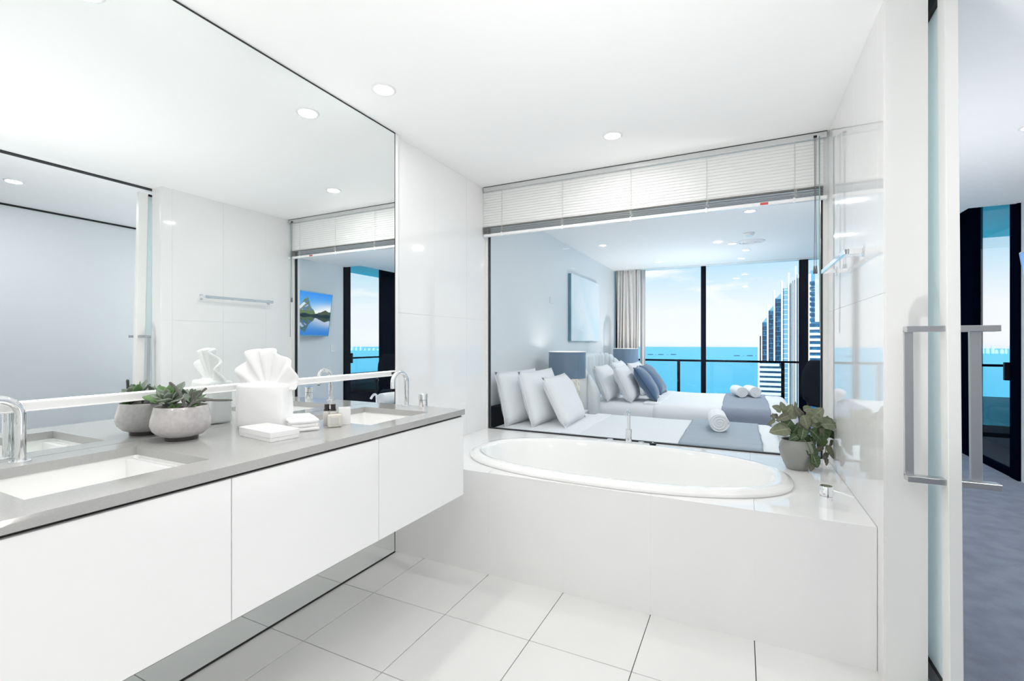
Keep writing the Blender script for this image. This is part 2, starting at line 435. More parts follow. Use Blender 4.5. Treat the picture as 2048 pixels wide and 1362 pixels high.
for y0, y1 in ((5.66, 6.40), (6.92, FY-0.05)):
    obj('pane', newbox(HX+0.012, HX+0.022, y0, y1, 0.06, 2.70), 'glass_clear', w3)
    obj('window_sill', newbox(HX-0.01, HX+0.05, y0, y1, 0.004, 0.06), 'dark_frame', w3)
    obj('window_head', newbox(HX-0.01, HX+0.05, y0, y1, 2.66, 2.72), 'dark_frame', w3)
obj('handle', newbox(HX-0.06, HX-0.02, 5.64, 5.67, 0.86, 1.02, 0.004), 'black_plastic', w3)

# ---------------------------------------------------------------- balcony
bm = bmesh.new(); box(bm, -3.5, 3.95, FY+0.05, 9.25, -0.14, -0.02); box(bm, HX+0.1, 3.95, 3.5, FY+0.05, -0.14, -0.02)
struct('floor_balcony', bm, 'deck_dark')
bm = bmesh.new(); box(bm, -3.5, 3.75, FY+0.06, 8.7, 2.64, 2.9); box(bm, HX+0.12, 3.75, 3.5, FY+0.06, 2.64, 2.9)
struct('ceiling_balcony', bm, 'concrete')
rl = thing('balcony_railing', 'black balcony railing with clear glass panels outside the bedroom windows', 'railing', (0.6, 9.1, -0.02))
obj('handrail', newbox(-3.5, 3.87, 9.075, 9.125, 0.845, 0.88, 0.004), 'dark_frame', rl)
obj('handrail', newbox(3.815, 3.865, 3.6, 9.075, 0.845, 0.88, 0.004), 'dark_frame', rl)
px = [-2.705, -1.04, 0.625, 2.29, 3.84]
for x in px: obj('post', newbox(x-0.025, x+0.025, 9.08, 9.12, -0.02, 0.845, 0.003, 1), 'dark_frame', rl)
for a, b in zip(px, px[1:]):
    obj('glass_panel', newbox(a+0.03, b-0.03, 9.096, 9.104, 0.04, 0.84), 'glass_rail', rl)
py = [3.7, 5.4, 7.1, 9.05]
for y in py[:3]: obj('post', newbox(3.82, 3.86, y-0.025, y+0.025, -0.02, 0.845, 0.003, 1), 'dark_frame', rl)
for a, b in zip(py, py[1:]):
    obj('glass_panel', newbox(3.836, 3.844, a+0.03, b-0.03, 0.04, 0.84), 'glass_rail', rl)
db = thing('outdoor_daybed', 'black outdoor daybed with dark cushions on the balcony', 'daybed', (2.95, 7.4, -0.02))
obj('base', newbox(2.55, 3.35, 6.0, 8.6, 0.06, 0.30, 0.01), 'black_fabric', db)
for y0, y1 in ((6.02, 7.28), (7.32, 8.58)): obj('cushion', newbox(2.56, 3.34, y0, y1, 0.301, 0.46, 0.04, 3), 'black_fabric', db, smooth=True)
for x, y in ((2.6, 6.05), (3.3, 6.05), (2.6, 8.55), (3.3, 8.55)): obj('leg', newbox(x-0.03, x+0.03, y-0.03, y+0.03, -0.02, 0.06), 'black_plastic', db)
obj('backrest', newbox(3.36, 3.46, 6.0, 8.6, 0.06, 0.58, 0.02), 'black_fabric', db)

# ---------------------------------------------------------------- sea
bm = bmesh.new(); lathe(bm, [(0, 0), (400, 0), (2000, 0), (9200, 0)], 96, (0, 0, -88), close=False)
struct('sea', bm, 'sea_water')

# ================================================================ BATHROOM FITTINGS
# ---- ceiling downlights
def downlight(x, y, label, power, group, z=CEIL, r=0.045):
    t = thing('ceiling_downlight', label, 'downlight', (x, y, z), 0, group)
    bm = bmesh.new(); lathe(bm, [(r, 0.0), (r, -0.004), (r+0.006, -0.006), (r+0.012, -0.003), (r+0.013, 0.0)], 36, (x, y, z), close=False)
    obj('trim_ring', bm, 'vent_white', t, smooth=True)
    bm = bmesh.new(); lathe(bm, [(0, -0.0030), (r, -0.0030)], 36, (x, y, z), close=False)
    obj('lens', bm, 'lens_glow', t)
    ld = bpy.data.lights.new('bulb', 'AREA'); ld.shape = 'DISK'; ld.size = r*1.9; ld.energy = power; ld.color = (1, 0.985, 0.965)
    lo = bpy.data.objects.new('bulb', ld); C.objects.link(lo); lo.parent = t; lo.location = (0, 0, -0.0075)
    return t
downlight(-1.52, 1.722, 'recessed round downlight beside the top edge of the wide mirror', LAMP_BATH, 'bathroom downlights')
downlight(-0.67, 2.688, 'recessed round downlight above the bathtub', LAMP_BATH, 'bathroom downlights')
downlight(-1.54, 0.79, 'recessed round downlight above the near basin, seen as a reflection', LAMP_BATH, 'bathroom downlights')
downlight(-0.25, 0.40, 'recessed round downlight above the middle of the bathroom floor, outside the frame', LAMP_BATH, 'bathroom downlights')
downlight(-1.1, -0.75, 'recessed round downlight at the rear left of the bathroom, outside the frame', LAMP_BATH, 'bathroom downlights')
downlight(0.0, -0.95, 'recessed round downlight at the rear right of the bathroom, outside the frame', LAMP_BATH, 'bathroom downlights')
downlight(1.30, 1.495, 'recessed round downlight in the hall ceiling, reflected at the edge of the mirror', LAMP_HALL, 'hall downlights')
downlight(1.30, -0.4, 'recessed round downlight in the hall ceiling behind the camera', LAMP_HALL, 'hall downlights')
downlight(0.069, 4.789, 'recessed round bedroom downlight just below the lowered blind', LAMP_BED, 'bedroom downlights')
downlight(-0.10, 6.28, 'recessed round bedroom downlight beside the ceiling air diffuser', LAMP_BED, 'bedroom downlights')
downlight(0.052, 6.796, 'recessed round bedroom downlight nearest the sea window', LAMP_BED, 'bedroom downlights')
downlight(1.45, 3.6, 'recessed round bedroom downlight before the television wall, outside the frame', LAMP_BED, 'bedroom downlights')

# ---- full-height mirror
mr_ = thing('wall_mirror', 'huge frameless mirror covering the wall behind the vanity from floor to ceiling', 'mirror', (MX, 0.3, 0.0))
MT = 1.008
obj('mirror_panel', newbox(MX-0.005, MX, BACK+0.02, BY-0.016, 1.024, CEIL-0.008), 'mirror', mr_)
obj('mirror_panel', newbox(MX-0.005, MX, BACK+0.02, BY-0.016, 0.010, 1.012), 'mirror', mr_)
bm = bmesh.new(); box(bm, MX-0.025, MX-0.005, BACK+0.02, BY-0.010, 0.001, CEIL-0.001)
box(bm, MX-0.005, MX+0.0005, BACK+0.02, BY-0.012, CEIL-0.008, CEIL-0.001)
box(bm, MX-0.005, MX+0.0005, BACK+0.02, BY-0.012, 0.001, 0.010)
box(bm, MX-0.005, MX+0.0005, BY-0.016, BY-0.011, 0.001, CEIL-0.001)
obj('mirror_edge', bm, 'mirror_edge', mr_, label='thin black edge')
bm = bmesh.new(); box(bm, MX-0.026, MX-0.001, BY-0.010, BY+0.018, 0.001, CEIL-0.002, 0.002, 1)
obj('edge_trim', bm, 'white_gloss', mr_, label='polished white trim along the far edge')
bm = bmesh.new()
box(bm, MX, MX+0.006, BACK+0.02, BY-0.018, 1.012, 1.034)
obj('divider_rail', bm, 'white_frame', mr_, label='slim white rail between the two mirror panels')
bm = bmesh.new()
box(bm, MX, MX+0.010, BACK+0.02, BY-0.018, 1.0085, 1.012, 0.0008, 1)
obj('divider_lip', bm, 'white_gloss', mr_)
bm = bmesh.new(); box(bm, MX, MX+0.010, BACK+0.02, BY-0.018, 1.034, 1.0375, 0.0008, 1)
obj('fill_led_strip', bm, 'fill_led_glow', mr_, label='thin glowing white LED line added as fill light')
ld = bpy.data.lights.new('fill_led_light', 'AREA'); ld.shape = 'RECTANGLE'; ld.size = 0.008; ld.size_y = 3.4; ld.energy = FILL_LED; ld.color = (1, 0.99, 0.98)  # area lamp added along the rail to brighten the ceiling
lo = bpy.data.objects.new('fill_led_light', ld); C.objects.link(lo); lo.parent = mr_; lo.location = (0.010, 0.35-0.3, 1.0395)
lo.rotation_euler = Vector((0.30, 0, 1)).to_track_quat('-Z', 'Y').to_euler()
obj('divider_clip', newbox(MX, MX+0.013, BY-0.05, BY-0.018, 1.018, 1.030), 'black_gap', mr_, label='small dark end clip')

# ---- vanity: worktop, basins, cabinets
CT = 0.8784; VF = -1.192; VE = 1.92
S1 = (-1.680, -1.312, 0.42, 0.79); S2 = (-1.680, -1.290, 1.385, 1.765)
def holed_slab(bm, x0, x1, y0, y1, z0, z1, holes):
    X = sorted({x0, x1, *[h[0] for h in holes], *[h[1] for h in holes]}); Y = sorted({y0, y1, *[h[2] for h in holes], *[h[3] for h in holes]})
    def solid(i, j):
        if not (0 <= i < len(X)-1 and 0 <= j < len(Y)-1): return False
        cx, cy = (X[i]+X[i+1])/2, (Y[j]+Y[j+1])/2
        return not any(h[0] < cx < h[1] and h[2] < cy < h[3] for h in holes)
    cache = {}
    def V(x, y, z):
        k = (x, y, z)
        if k not in cache: cache[k] = bm.verts.new(k)
        return cache[k]
    for i in range(len(X)-1):
        for j in range(len(Y)-1):
            if not solid(i, j): continue
            a, b, c, d = (X[i], Y[j]), (X[i+1], Y[j]), (X[i+1], Y[j+1]), (X[i], Y[j+1])
            bm.faces.new([V(*p, z1) for p in (a, b, c, d)]); bm.faces.new([V(*p, z0) for p in (d, c, b, a)])
            for (p, q, ii, jj) in ((a, b, i, j-1), (b, c, i+1, j), (c, d, i, j+1), (d, a, i-1, j)):
                if not solid(ii, jj): bm.faces.new([V(*p, z0), V(*q, z0), V(*q, z1), V(*p, z1)])
    return bm
bm = holed_slab(bmesh.new(), MX+0.0015, VF, -0.90, VE, CT-0.026, CT, [S1, S2])
wt = obj('vanity_worktop', bm, 'stone_grey'); tag(wt, 'long polished grey stone worktop with two rectangular basin openings', 'worktop')
def basin(S, label):
    x0, x1, y0, y1 = S; e = 0.004
    t = thing('undermount_basin', label, 'basin', ((x0+x1)/2, (y0+y1)/2, CT-0.16), 0, 'undermount basins')
    zt = CT-0.0265; zb = CT-0.125
    bm = bmesh.new(); n = 10
    def ring(inset, z, r):
        pts = []
        a0, a1, b0, b1 = x0-e+inset, x1+e-inset, y0-e+inset, y1+e-inset
        for cx, cy, st in ((a1-r, b1-r, 0), (a0+r, b1-r, 1), (a0+r, b0+r, 2), (a1-r, b0+r, 3)):
            for k in range(6):
                an = (st+k/5)*PI/2; pts.append((cx+r*math.cos(an), cy+r*math.sin(an), z))
        return [bm.verts.new(p) for p in pts]
    R = [ring(-0.02, zt, 0.02), ring(-0.0, zt, 0.02), ring(0.004, zt-0.06, 0.024), ring(0.014, zb+0.014, 0.03), ring(0.035, zb+0.002, 0.03)]
    for A, B in zip(R, R[1:]):
        for i in range(len(A)): bm.faces.new((A[i], A[(i+1) % len(A)], B[(i+1) % len(A)], B[i]))
    cv = bm.verts.new(((x0+x1)/2-0.02, (y0+y1)/2, zb-0.014))
    L = R[-1]
    for i in range(len(L)): bm.faces.new((L[i], L[(i+1) % len(L)], cv))
    obj('bowl', bm, 'ceramic', t, smooth='auto')
    bm = bmesh.new(); lathe(bm, [(0, 0.006), (0.018, 0.005), (0.026, 0.001), (0.027, -0.004)], 24, ((x0+x1)/2-0.02, (y0+y1)/2, zb-0.0125), close=False)
    obj('drain', bm, 'chrome', t, smooth=True)
    bm = bmesh.new(); c = Vector((x1-0.11, y1-0.0015, CT-0.062))
    tube(bm, [c+Vector((0, 0.002, 0)), c+Vector((0, -0.006, 0))], 0.010, 14)
    obj('overflow', bm, 'chrome', t)
    return t
basin(S1, 'white rectangular basin nearest the camera, set under the grey worktop')
basin(S2, 'white rectangular basin at the far end of the worktop beside the toiletries')
seams = [-0.885, -0.33, 0.225, 0.78, 1.335, VE]
labs = ['wall-hung white vanity unit at the near end, outside the frame', 'wall-hung white vanity unit second from the near end, outside the frame',
        'large white wall-hung vanity cupboard filling the lower left corner', 'white wall-hung vanity cupboard below the potted succulents',
        'white wall-hung vanity cupboard at the far end, under the second basin']
labs = ['white vanity cupboard at the hidden near end of the row', 'white vanity cupboard outside the frame beside the nearest one', 'white flat-fronted vanity cupboard nearest the camera, below the near basin', 'middle white flat-fronted vanity cupboard, below the towel and white box', 'white flat-fronted vanity cupboard at the far end beside the bathtub']
VZ0 = 0.47; VZ1 = CT-0.036
for (a, b), lb in zip(zip(seams, seams[1:]), labs):
    t = thing('vanity_cabinet', lb, 'cabinet', ((MX+VF)/2, (a+b)/2, VZ0), 0, 'vanity cabinets')
    bm = bmesh.new()
    x0, x1 = MX+0.004, VF-0.030
    y0, y1 = a+0.0012, b-0.0012
    box(bm, x0, x1, y0, y0+0.016, VZ0, VZ1); box(bm, x0, x1, y1-0.016, y1, VZ0, VZ1); box(bm, x0, x1, y0+0.016, y1-0.016, VZ0, VZ0+0.016)
    obj('carcass', bm, 'cabinet_white', t)
    obj('door', newbox(VF-0.028, VF-0.008, y0, y1, VZ0-0.002, VZ1, 0.0012, 1), 'cabinet_white', t)
    obj('shadow_gap', newbox(VF-0.045, VF-0.020, y0, y1, VZ1, CT-0.0262), 'black_gap', t, label='black strip standing in for the shade in the gap above the door')  # solid black strip puts the gap's shade into colour

# ---- basin taps
def faucet(x, y, ang, label, r=0.0115, H=0.125, R=0.046):
    t = thing('basin_spout', label, 'tap', (x, y, CT), ang, 'basin spouts')
    bm = bmesh.new()
    pts = [(0, 0, 0.002), (0, 0, 0.06), (0, 0, H)]
    for k in range(1, 15):
        a = PI*k/14; pts.append((-R+R*math.cos(a), 0, H+R*math.sin(a)))
    pts.append((-2*R, 0, H-0.03))
    tube(bm, pts, r, 20); obj('spout', bm, 'chrome', t, local=True, smooth='auto')
    bm = bmesh.new(); lathe(bm, [(0, 0), (0.023, 0), (0.023, 0.004), (0.021, 0.006), (r, 0.0065)], 28); obj('base_ring', bm, 'chrome', t, local=True, smooth='auto')
    bm = bmesh.new(); lathe(bm, [(0.0065, 0), (0.0085, 0), (0.0085, -0.004), (0.0065, -0.004)], 18, (-2*R, 0, H-0.03)); obj('aerator', bm, 'black_gap', t, local=True)
    return t
faucet(-1.512, 1.882, PI/2*0.93, 'chrome gooseneck spout beside the far basin')
faucet(-1.735, 0.548, PI/2*1.0, 'chrome gooseneck spout behind the near basin, cut by the photo edge')
def basin_handle(x, y, label):
    t = thing('basin_mixer', label, 'tap handle', (x, y, CT), 0)
    bm = bmesh.new(); lathe(bm, [(0, 0), (0.021, 0), (0.021, 0.041), (0, 0.041)], 30); obj('body', bm, 'chrome', t, local=True, smooth='auto')
    bm = bmesh.new(); lathe(bm, [(0, 0.0425), (0.0212, 0.0425), (0.0212, 0.070), (0.019, 0.072), (0, 0.072)], 30); obj('knob', bm, 'chrome', t, local=True, smooth='auto')
    bm = bmesh.new(); lathe(bm, [(0, 0.041), (0.0185, 0.041), (0.0185, 0.0425), (0, 0.0425)], 24); obj('collar', bm, 'black_gap', t, local=True)
    bm = bmesh.new(); box(bm, -0.003, 0.003, 0.017, 0.034, 0.052, 0.058, 0.001, 1); obj('lever', bm, 'chrome', t, local=True)
basin_handle(-1.383, 1.847, 'short chrome cylinder mixer on the worktop beside the far spout')

# ---- bath surround with tile cladding, bathtub
EC = (-0.64, 2.585); EA, EB, EN = 0.862, 0.452, 2.35
def sup(a, b, th, n=EN):
    c_, s_ = math.cos(th), math.sin(th)
    return (EC[0]+a*math.copysign(abs(c_)**(2/n), c_), EC[1]+b*math.copysign(abs(s_)**(2/n), s_))
def efront(x, a, b, sgn):
    u = abs((x-EC[0])/a)
    return EC[1]+sgn*b*(max(0, 1-u**EN))**(1/EN) if u < 1 else EC[1]
sr = thing('bath_surround', 'white tiled surround boxed in around the oval bathtub', 'bath surround', (-0.68, 2.6, 0.0))
bm = bmesh.new()
box(bm, LX+0.001, RX-0.001, BY+0.010, BY+0.03, 0, DZ-0.010)
obj('backing', bm, 'grout_white', sr)
fx = [x for x in xs if -1.79 < x < RX-0.05]; fx = [LX+0.001]+fx[1:] if abs(fx[0]+1.79) < 0.01 else [LX+0.001]+fx
fx = fx+[RX-0.001]
for a, b in zip(fx, fx[1:]):
    linked('front_tile', tile_mesh(b-a-0.0002, 0.008, DZ-0.003, 'wall_tile', 0.00005), sr, Vector(((a+b)/2, BY+0.005, (DZ-0.003)/2))-sr.location)
hole_a, hole_b = EA-0.03, EB-0.03
bm = bmesh.new()   # grout bed just under the deck tiles
for a, b in zip(fx, fx[1:]):
    for sg in (-1, 1):
        yo = BY+0.03 if sg < 0 else WY-0.014
        n = 12; X = [a+(b-a)*k/n for k in range(n+1)]
        poly = [(a, yo), (b, yo)]+[(x, efront(x, hole_a, hole_b, sg)) for x in X[::-1]]
        if sg > 0: poly = poly[::-1]
        prism(bm, poly, DZ-0.012, DZ-0.0065)
obj('deck_bed', bm, 'grout_white', sr)
for a, b in zip(fx, fx[1:]):
    for sg in (-1, 1):
        yo = BY+0.0 if sg < 0 else WY-0.013
        a2, b2 = a+0.0005, b-0.0005
        n = 12; X = [a2+(b2-a2)*k/n for k in range(n+1)]
        poly = [(a2, yo), (b2, yo)]+[(x, efront(x, hole_a, hole_b, sg)-(-0.0006 if sg > 0 else 0.0006)) for x in X[::-1]]
        if sg > 0: poly = poly[::-1]
        bm = prism(bmesh.new(), poly, DZ-0.006, DZ); obj('deck_tile', bm, 'wall_tile', sr)

tub = thing('bathtub', 'glossy white oval drop-in bathtub under the bedroom window', 'bathtub', (EC[0], EC[1], DZ-0.42))
prof = [(EA-0.004, EB-0.004, 0.0005), (EA, EB, 0.004), (EA+0.001, EB+0.001, 0.018), (EA-0.004, EB-0.004, 0.028), (EA-0.016, EB-0.015, 0.033), (EA-0.020, EB-0.019, 0.040), (EA-0.030, EB-0.028, 0.0455), (EA-0.048, EB-0.042, 0.048), (EA-0.066, EB-0.058, 0.046), (EA-0.076, EB-0.066, 0.038),
        (EA-0.083, EB-0.073, 0.020), (EA-0.115, EB-0.090, -0.08), (EA-0.175, EB-0.125, -0.22), (EA-0.24, EB-0.155, -0.33), (EA-0.33, EB-0.21, -0.375), (0.30, 0.12, -0.385), (0.05, 0.03, -0.388)]
prof = [(a, b, z*0.70 if z > 0 else z) for a, b, z in prof]
bm = bmesh.new(); n = 96; R = []
for a, b, z in prof: R.append([bm.verts.new((*sup(a, b, 2*PI*k/n), DZ+z)) for k in range(n)])
for A, B in zip(R, R[1:]):
    for k in range(n): bm.faces.new((A[k], A[(k+1) % n], B[(k+1) % n], B[k]))
bm.faces.new(R[-1])
obj('shell', bm, 'ceramic', tub, smooth=True)
bm = bmesh.new(); lathe(bm, [(0, 0.004), (0.028, 0.003), (0.034, -0.001)], 28, (EC[0], EC[1], DZ-0.3875), close=False); obj('drain', bm, 'chrome', tub, smooth=True)

bt = thing('bath_spout', 'chrome bath filler spout on the deck behind the tub', 'bath tap', (-0.679, 3.165, DZ))
bm = bmesh.new(); lathe(bm, [(0, 0), (0.022, 0), (0.022, 0.004), (0.0205, 0.006), (0.0205, 0.088), (0.018, 0.091), (0, 0.091)], 28); obj('body', bm, 'chrome', bt, local=True, smooth='auto')
bm = bmesh.new(); tube(bm, [(0, 0, 0.09), (0, 0, 0.16), (0, -0.002, 0.19)]+[(0.0, -0.03+0.03*math.cos(PI*k/10), 0.19+0.03*math.sin(PI*k/10)) for k in range(1, 8)]+[(0, -0.075, 0.188)], 0.0105, 16); obj('spout', bm, 'chrome', bt, local=True, smooth='auto')
bm = bmesh.new(); lathe(bm, [(0, 0), (0.028, 0), (0.028, 0.003), (0, 0.003)], 26); obj('base_ring', bm, 'chrome', bt, local=True, smooth='auto')
def jet(x, y, label):
    t = thing('spa_button', label, 'button', (x, y, DZ), 0, 'round chrome spa buttons')
    bm = bmesh.new(); lathe(bm, [(0, 0), (0.021, 0), (0.021, 0.012), (0.018, 0.015), (0.014, 0.015), (0.012, 0.013), (0, 0.013)], 28); obj('cap', bm, 'chrome', t, local=True, smooth='auto')
jet(-0.806, 3.165, 'flat round chrome button left of the bath filler spout')
jet(-0.597, 3.160, 'flat round chrome button between the bath spout and the black disc')
jet(0.375, 3.075, 'flat round chrome disc on the deck behind the leafy vase')
t = thing('shower_rest', 'round black disc with chrome stud on the deck by the bath spout', 'disc', (-0.521, 3.157, DZ))
bm = bmesh.new(); lathe(bm, [(0, 0), (0.019, 0), (0.023, 0.012), (0.021, 0.014), (0, 0.013)], 26); obj('cup', bm, 'black_plastic', t, local=True, smooth='auto')
bm = bmesh.new(); lathe(bm, [(0, 0.013), (0.006, 0.013), (0.006, 0.019), (0, 0.020)], 16); obj('stud', bm, 'chrome', t, local=True, smooth='auto')

t = thing('bath_mixer', 'chrome cylinder mixer with side lever on the deck near the wall', 'bath tap', (0.312, 2.290, DZ))
bm = bmesh.new(); lathe(bm, [(0, 0), (0.0235, 0), (0.0235, 0.047), (0, 0.047)], 36); obj('body', bm, 'chrome', t, local=True, smooth='auto')
bm = bmesh.new(); lathe(bm, [(0, 0.0485), (0.024, 0.0485), (0.024, 0.084), (0.022, 0.087), (0, 0.087)], 36); obj('knob', bm, 'chrome', t, local=True, smooth='auto')
bm = bmesh.new(); tube(bm, [(0.020, -0.002, 0.072), (0.05, -0.01, 0.068), (0.088, -0.022, 0.060)], [0.0045, 0.004, 0.0035], 10); obj('lever', bm, 'chrome', t, local=True, smooth='auto')
obj('shadow_ring', lathe(bmesh.new(), [(0, 0.047), (0.021, 0.047), (0.021, 0.0485), (0, 0.0485)], 30), 'black_gap', t, local=True)

# ---- towel rail on the right wall
t = thing('towel_rail', 'polished square-section towel rail on the right tiled wall', 'towel rail', (RX, 2.64, 1.57))
obj('bar', newbox(RX-0.066, RX-0.055, 2.33, 2.95, 1.560, 1.582, 0.0015, 1), 'chrome', t)
for y in (2.337, 2.943):
    a = obj('arm', newbox(RX-0.055, RX-0.004, y-0.006, y+0.006, 1.560, 1.582, 0.001, 1), 'chrome', t)
    obj('wall_plate', newbox(RX-0.004, RX-0.0002, y-0.014, y+0.014, 1.550, 1.592, 0.001, 1), 'chrome', t)

# ---- venetian blind pulled up at the bathroom window
vb = thing('venetian_blind', 'white venetian blind partly raised at the top of the bathroom window', 'blind', (-0.69, 3.17, CEIL))
bx0, bx1 = LX+0.012, RX-0.012
bm = bmesh.new(); box(bm, bx0, bx1, 3.150, 3.185, 2.358, 2.389, 0.002, 1); obj('head_rail', bm, 'aluminium', vb)
bm = bmesh.new(); box(bm, bx0-0.001, bx1+0.001, 3.152, 3.186, 2.3892, 2.3925); obj('head_shadow', bm, 'black_gap', vb, label='black strip standing in for the shade above the head rail')  # black strip paints the shade between head rail and ceiling
smesh = None
def slat_mesh(m, curve, wdt):
    bm = bmesh.new(); n = 6; L = bx1-bx0-0.006
    top = []; bot = []
    for k in range(n+1):
        u = -0.5+k/n
        top.append((wdt*u, curve*(1-4*u*u)+0.0003)); bot.append((wdt*u, curve*(1-4*u*u)-0.0003))
    sec = top+bot[::-1]
    A = [bm.verts.new((-L/2, y, z)) for y, z in sec]; B = [bm.verts.new((L/2, y, z)) for y, z in sec]
    for i in range(len(sec)): bm.faces.new((A[i], A[(i+1) % len(sec)], B[(i+1) % len(sec)], B[i]))
    bm.faces.new(A); bm.faces.new(B[::-1]); bmesh.ops.recalc_face_normals(bm, faces=bm.faces)
    me = bpy.data.meshes.new('slat'); bm.to_mesh(me); bm.free(); me.materials.append(M[m]); return me
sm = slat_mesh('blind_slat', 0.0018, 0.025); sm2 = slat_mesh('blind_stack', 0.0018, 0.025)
for k in range(14):
    linked('slat', sm, vb, (0, 0.0, 2.345-0.0195*k-CEIL), (math.radians(74), 0, 0))
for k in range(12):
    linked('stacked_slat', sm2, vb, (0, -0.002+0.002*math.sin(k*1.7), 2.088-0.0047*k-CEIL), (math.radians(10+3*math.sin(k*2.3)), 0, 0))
bm = bmesh.new(); box(bm, bx0, bx1, 3.152, 3.182, 2.010, 2.030, 0.003, 2); obj('bottom_rail', bm, 'white_gloss', vb)
for x in (-1.633, -1.147, -0.665, -0.197, 0.274):
    bm = bmesh.new()
    for dy in (-0.0175, 0.0165): tube(bm, [(x, 3.17+dy, 2.36), (x+0.002, 3.17+dy, 2.2), (x, 3.17+dy, 2.088)], 0.0011, 5)
    tube(bm, [(x+0.004, 3.1555, 2.36), (x+0.004, 3.1555, 2.2), (x+0.004, 3.1565, 2.088)], 0.0009, 5)
    obj('ladder_cord', bm, 'blind_cord', vb)
    bm = bmesh.new(); rr = random.Random(int(x*100))
    for q in range(7):
        z = 2.082-0.0068*q; s = rr.uniform(-1, 1)*0.008
        tube(bm, [(x+s-0.004, 3.154, z), (x+s+0.003, 3.1475, z-0.004), (x+s+0.010, 3.150, z-0.001), (x+s+0.004, 3.1535, z-0.006), (x+s-0.004, 3.150, z-0.005)], 0.0010, 5)
    obj('cord_loops', bm, 'blind_cord', vb, label='bunched ladder cord loops on the stacked slats')
    obj('cord_clip', newbox(x-0.006, x+0.006, 3.1495, 3.1535, 2.006, 2.034, 0.001, 1), 'white_gloss', vb)
obj('warning_label', newbox(0.10, 0.142, 3.1510, 3.1522, 2.013, 2.027), 'sticker_red', vb, label='small red sticker')
obj('warning_label', newbox(0.142, 0.245, 3.1510, 3.1522, 2.013, 2.027), 'sticker_white', vb, label='small white sticker')
bm = bmesh.new(); tube(bm, [(0.372, 3.146, 2.365), (0.374, 3.146, 2.0), (0.371, 3.146, 1.63)], 0.0016, 6); tube(bm, [(0.379, 3.146, 2.365), (0.378, 3.146, 2.0), (0.381, 3.146, 1.63)], 0.0016, 6)
obj('pull_cord', bm, 'cord_dark', vb)
bm = bmesh.new(); lathe(bm, [(0, 0), (0.0035, -0.002), (0.0055, -0.03), (0.006, -0.045), (0, -0.046)], 12, (0.371, 3.146, 1.633)); lathe(bm, [(0, 0), (0.0035, -0.002), (0.0055, -0.03), (0.006, -0.045), (0, -0.046)], 12, (0.381, 3.146, 1.633))
obj('cord_tassel', bm, 'cord_dark', vb, smooth=True)
bm = bmesh.new(); tube(bm, [(0.396, 3.148, 2.365), (0.396, 3.147, 1.9), (0.399, 3.147, 1.25)], 0.0028, 8); obj('tilt_wand', bm, 'glass_edge', vb, smooth=True)
obj('rail_bracket', newbox(0.368, 0.384, 3.1435, 3.150, 2.360, 2.372), 'black_gap', vb)

# ---- sliding door with square pull handles
d1 = struct_empty('door_1', (0.60, 1.94, 1.2)); d1.rotation_euler = (math.radians(-1.15), 0, 0)
DX0, DX1 = 0.585, 0.618
def dl(*a, **k):   # door-local box from world numbers
    x0, x1, y0, y1, z0, z1 = a
    return newbox(x0-0.60, x1-0.60, y0-1.94, y1-1.94, z0-1.2, z1-1.2, **k)
obj('stile', dl(DX0, DX1, 1.938, 2.000, 0.03, 2.35, bev=0.0015, seg=1), 'white_frame', d1, local=True)
obj('stile', dl(DX0, DX1, 2.95, 3.01, 0.03, 2.35, bev=0.0015, seg=1), 'white_frame', d1, local=True)
obj('rail', dl(DX0+0.004, DX1-0.004, 2.0, 2.95, 2.335, 2.35), 'black_gap', d1, local=True)
obj('rail', dl(DX0+0.004, DX1-0.004, 2.0, 2.95, 0.085, 0.092), 'black_gap', d1, local=True)
obj('rail', dl(DX0+0.002, DX1-0.002, 2.0, 2.95, 0.03, 0.085), 'brushed_steel', d1, local=True)
obj('pane', dl(DX0+0.010, DX1-0.010, 2.0, 2.95, 0.092, 2.335), 'frosted_glass', d1, local=True)
def pull(sgn, name):
    bm = bmesh.new()
    xa = DX0 if sgn < 0 else DX1
    x1 = xa+sgn*0.098
    X0, X1 = min(xa, x1), max(xa, x1)
    for z in (1.243, 0.753):
        bm2 = dl(X0, X1, 1.950, 1.992, z-0.0095, z+0.0095, bev=0.001, seg=1)
        me = bpy.data.meshes.new('t'); bm2.to_mesh(me); bm2.free(); bm.from_mesh(me); bpy.data.meshes.remove(me)
    xb0, xb1 = (x1, x1+0.024) if sgn < 0 else (x1-0.064, x1-0.036)
    bm2 = dl(xb0, xb1, 1.978, 1.992, 0.757, 1.239, bev=0.001, seg=1)
    me = bpy.data.meshes.new('t'); bm2.to_mesh(me); bm2.free(); bm.from_mesh(me); bpy.data.meshes.remove(me)
    obj('door_handle', bm, 'brushed_steel', d1, local=True, label=name)
pull(-1, 'flat steel pull handle on the bathroom side'); pull(1, 'flat steel pull handle on the hall side')
bm = bmesh.new(); box(bm, 0.578, 0.626, 0.93, 3.1, CEIL-0.007, CEIL-0.0005); obj_ = struct('trim_1', bm, 'black_gap')
bm = bmesh.new(); box(bm, 0.576, 0.628, 0.95, 3.1, 0.0045, 0.012); struct('trim_2', bm, 'aluminium')
struct('shadow_line', newbox(HX-0.010, HX-0.0002, BACK, 3.20, CEIL-0.016, CEIL-0.0005), 'black_gap')  # black strip drawn as the shadow line where hall wall meets ceiling
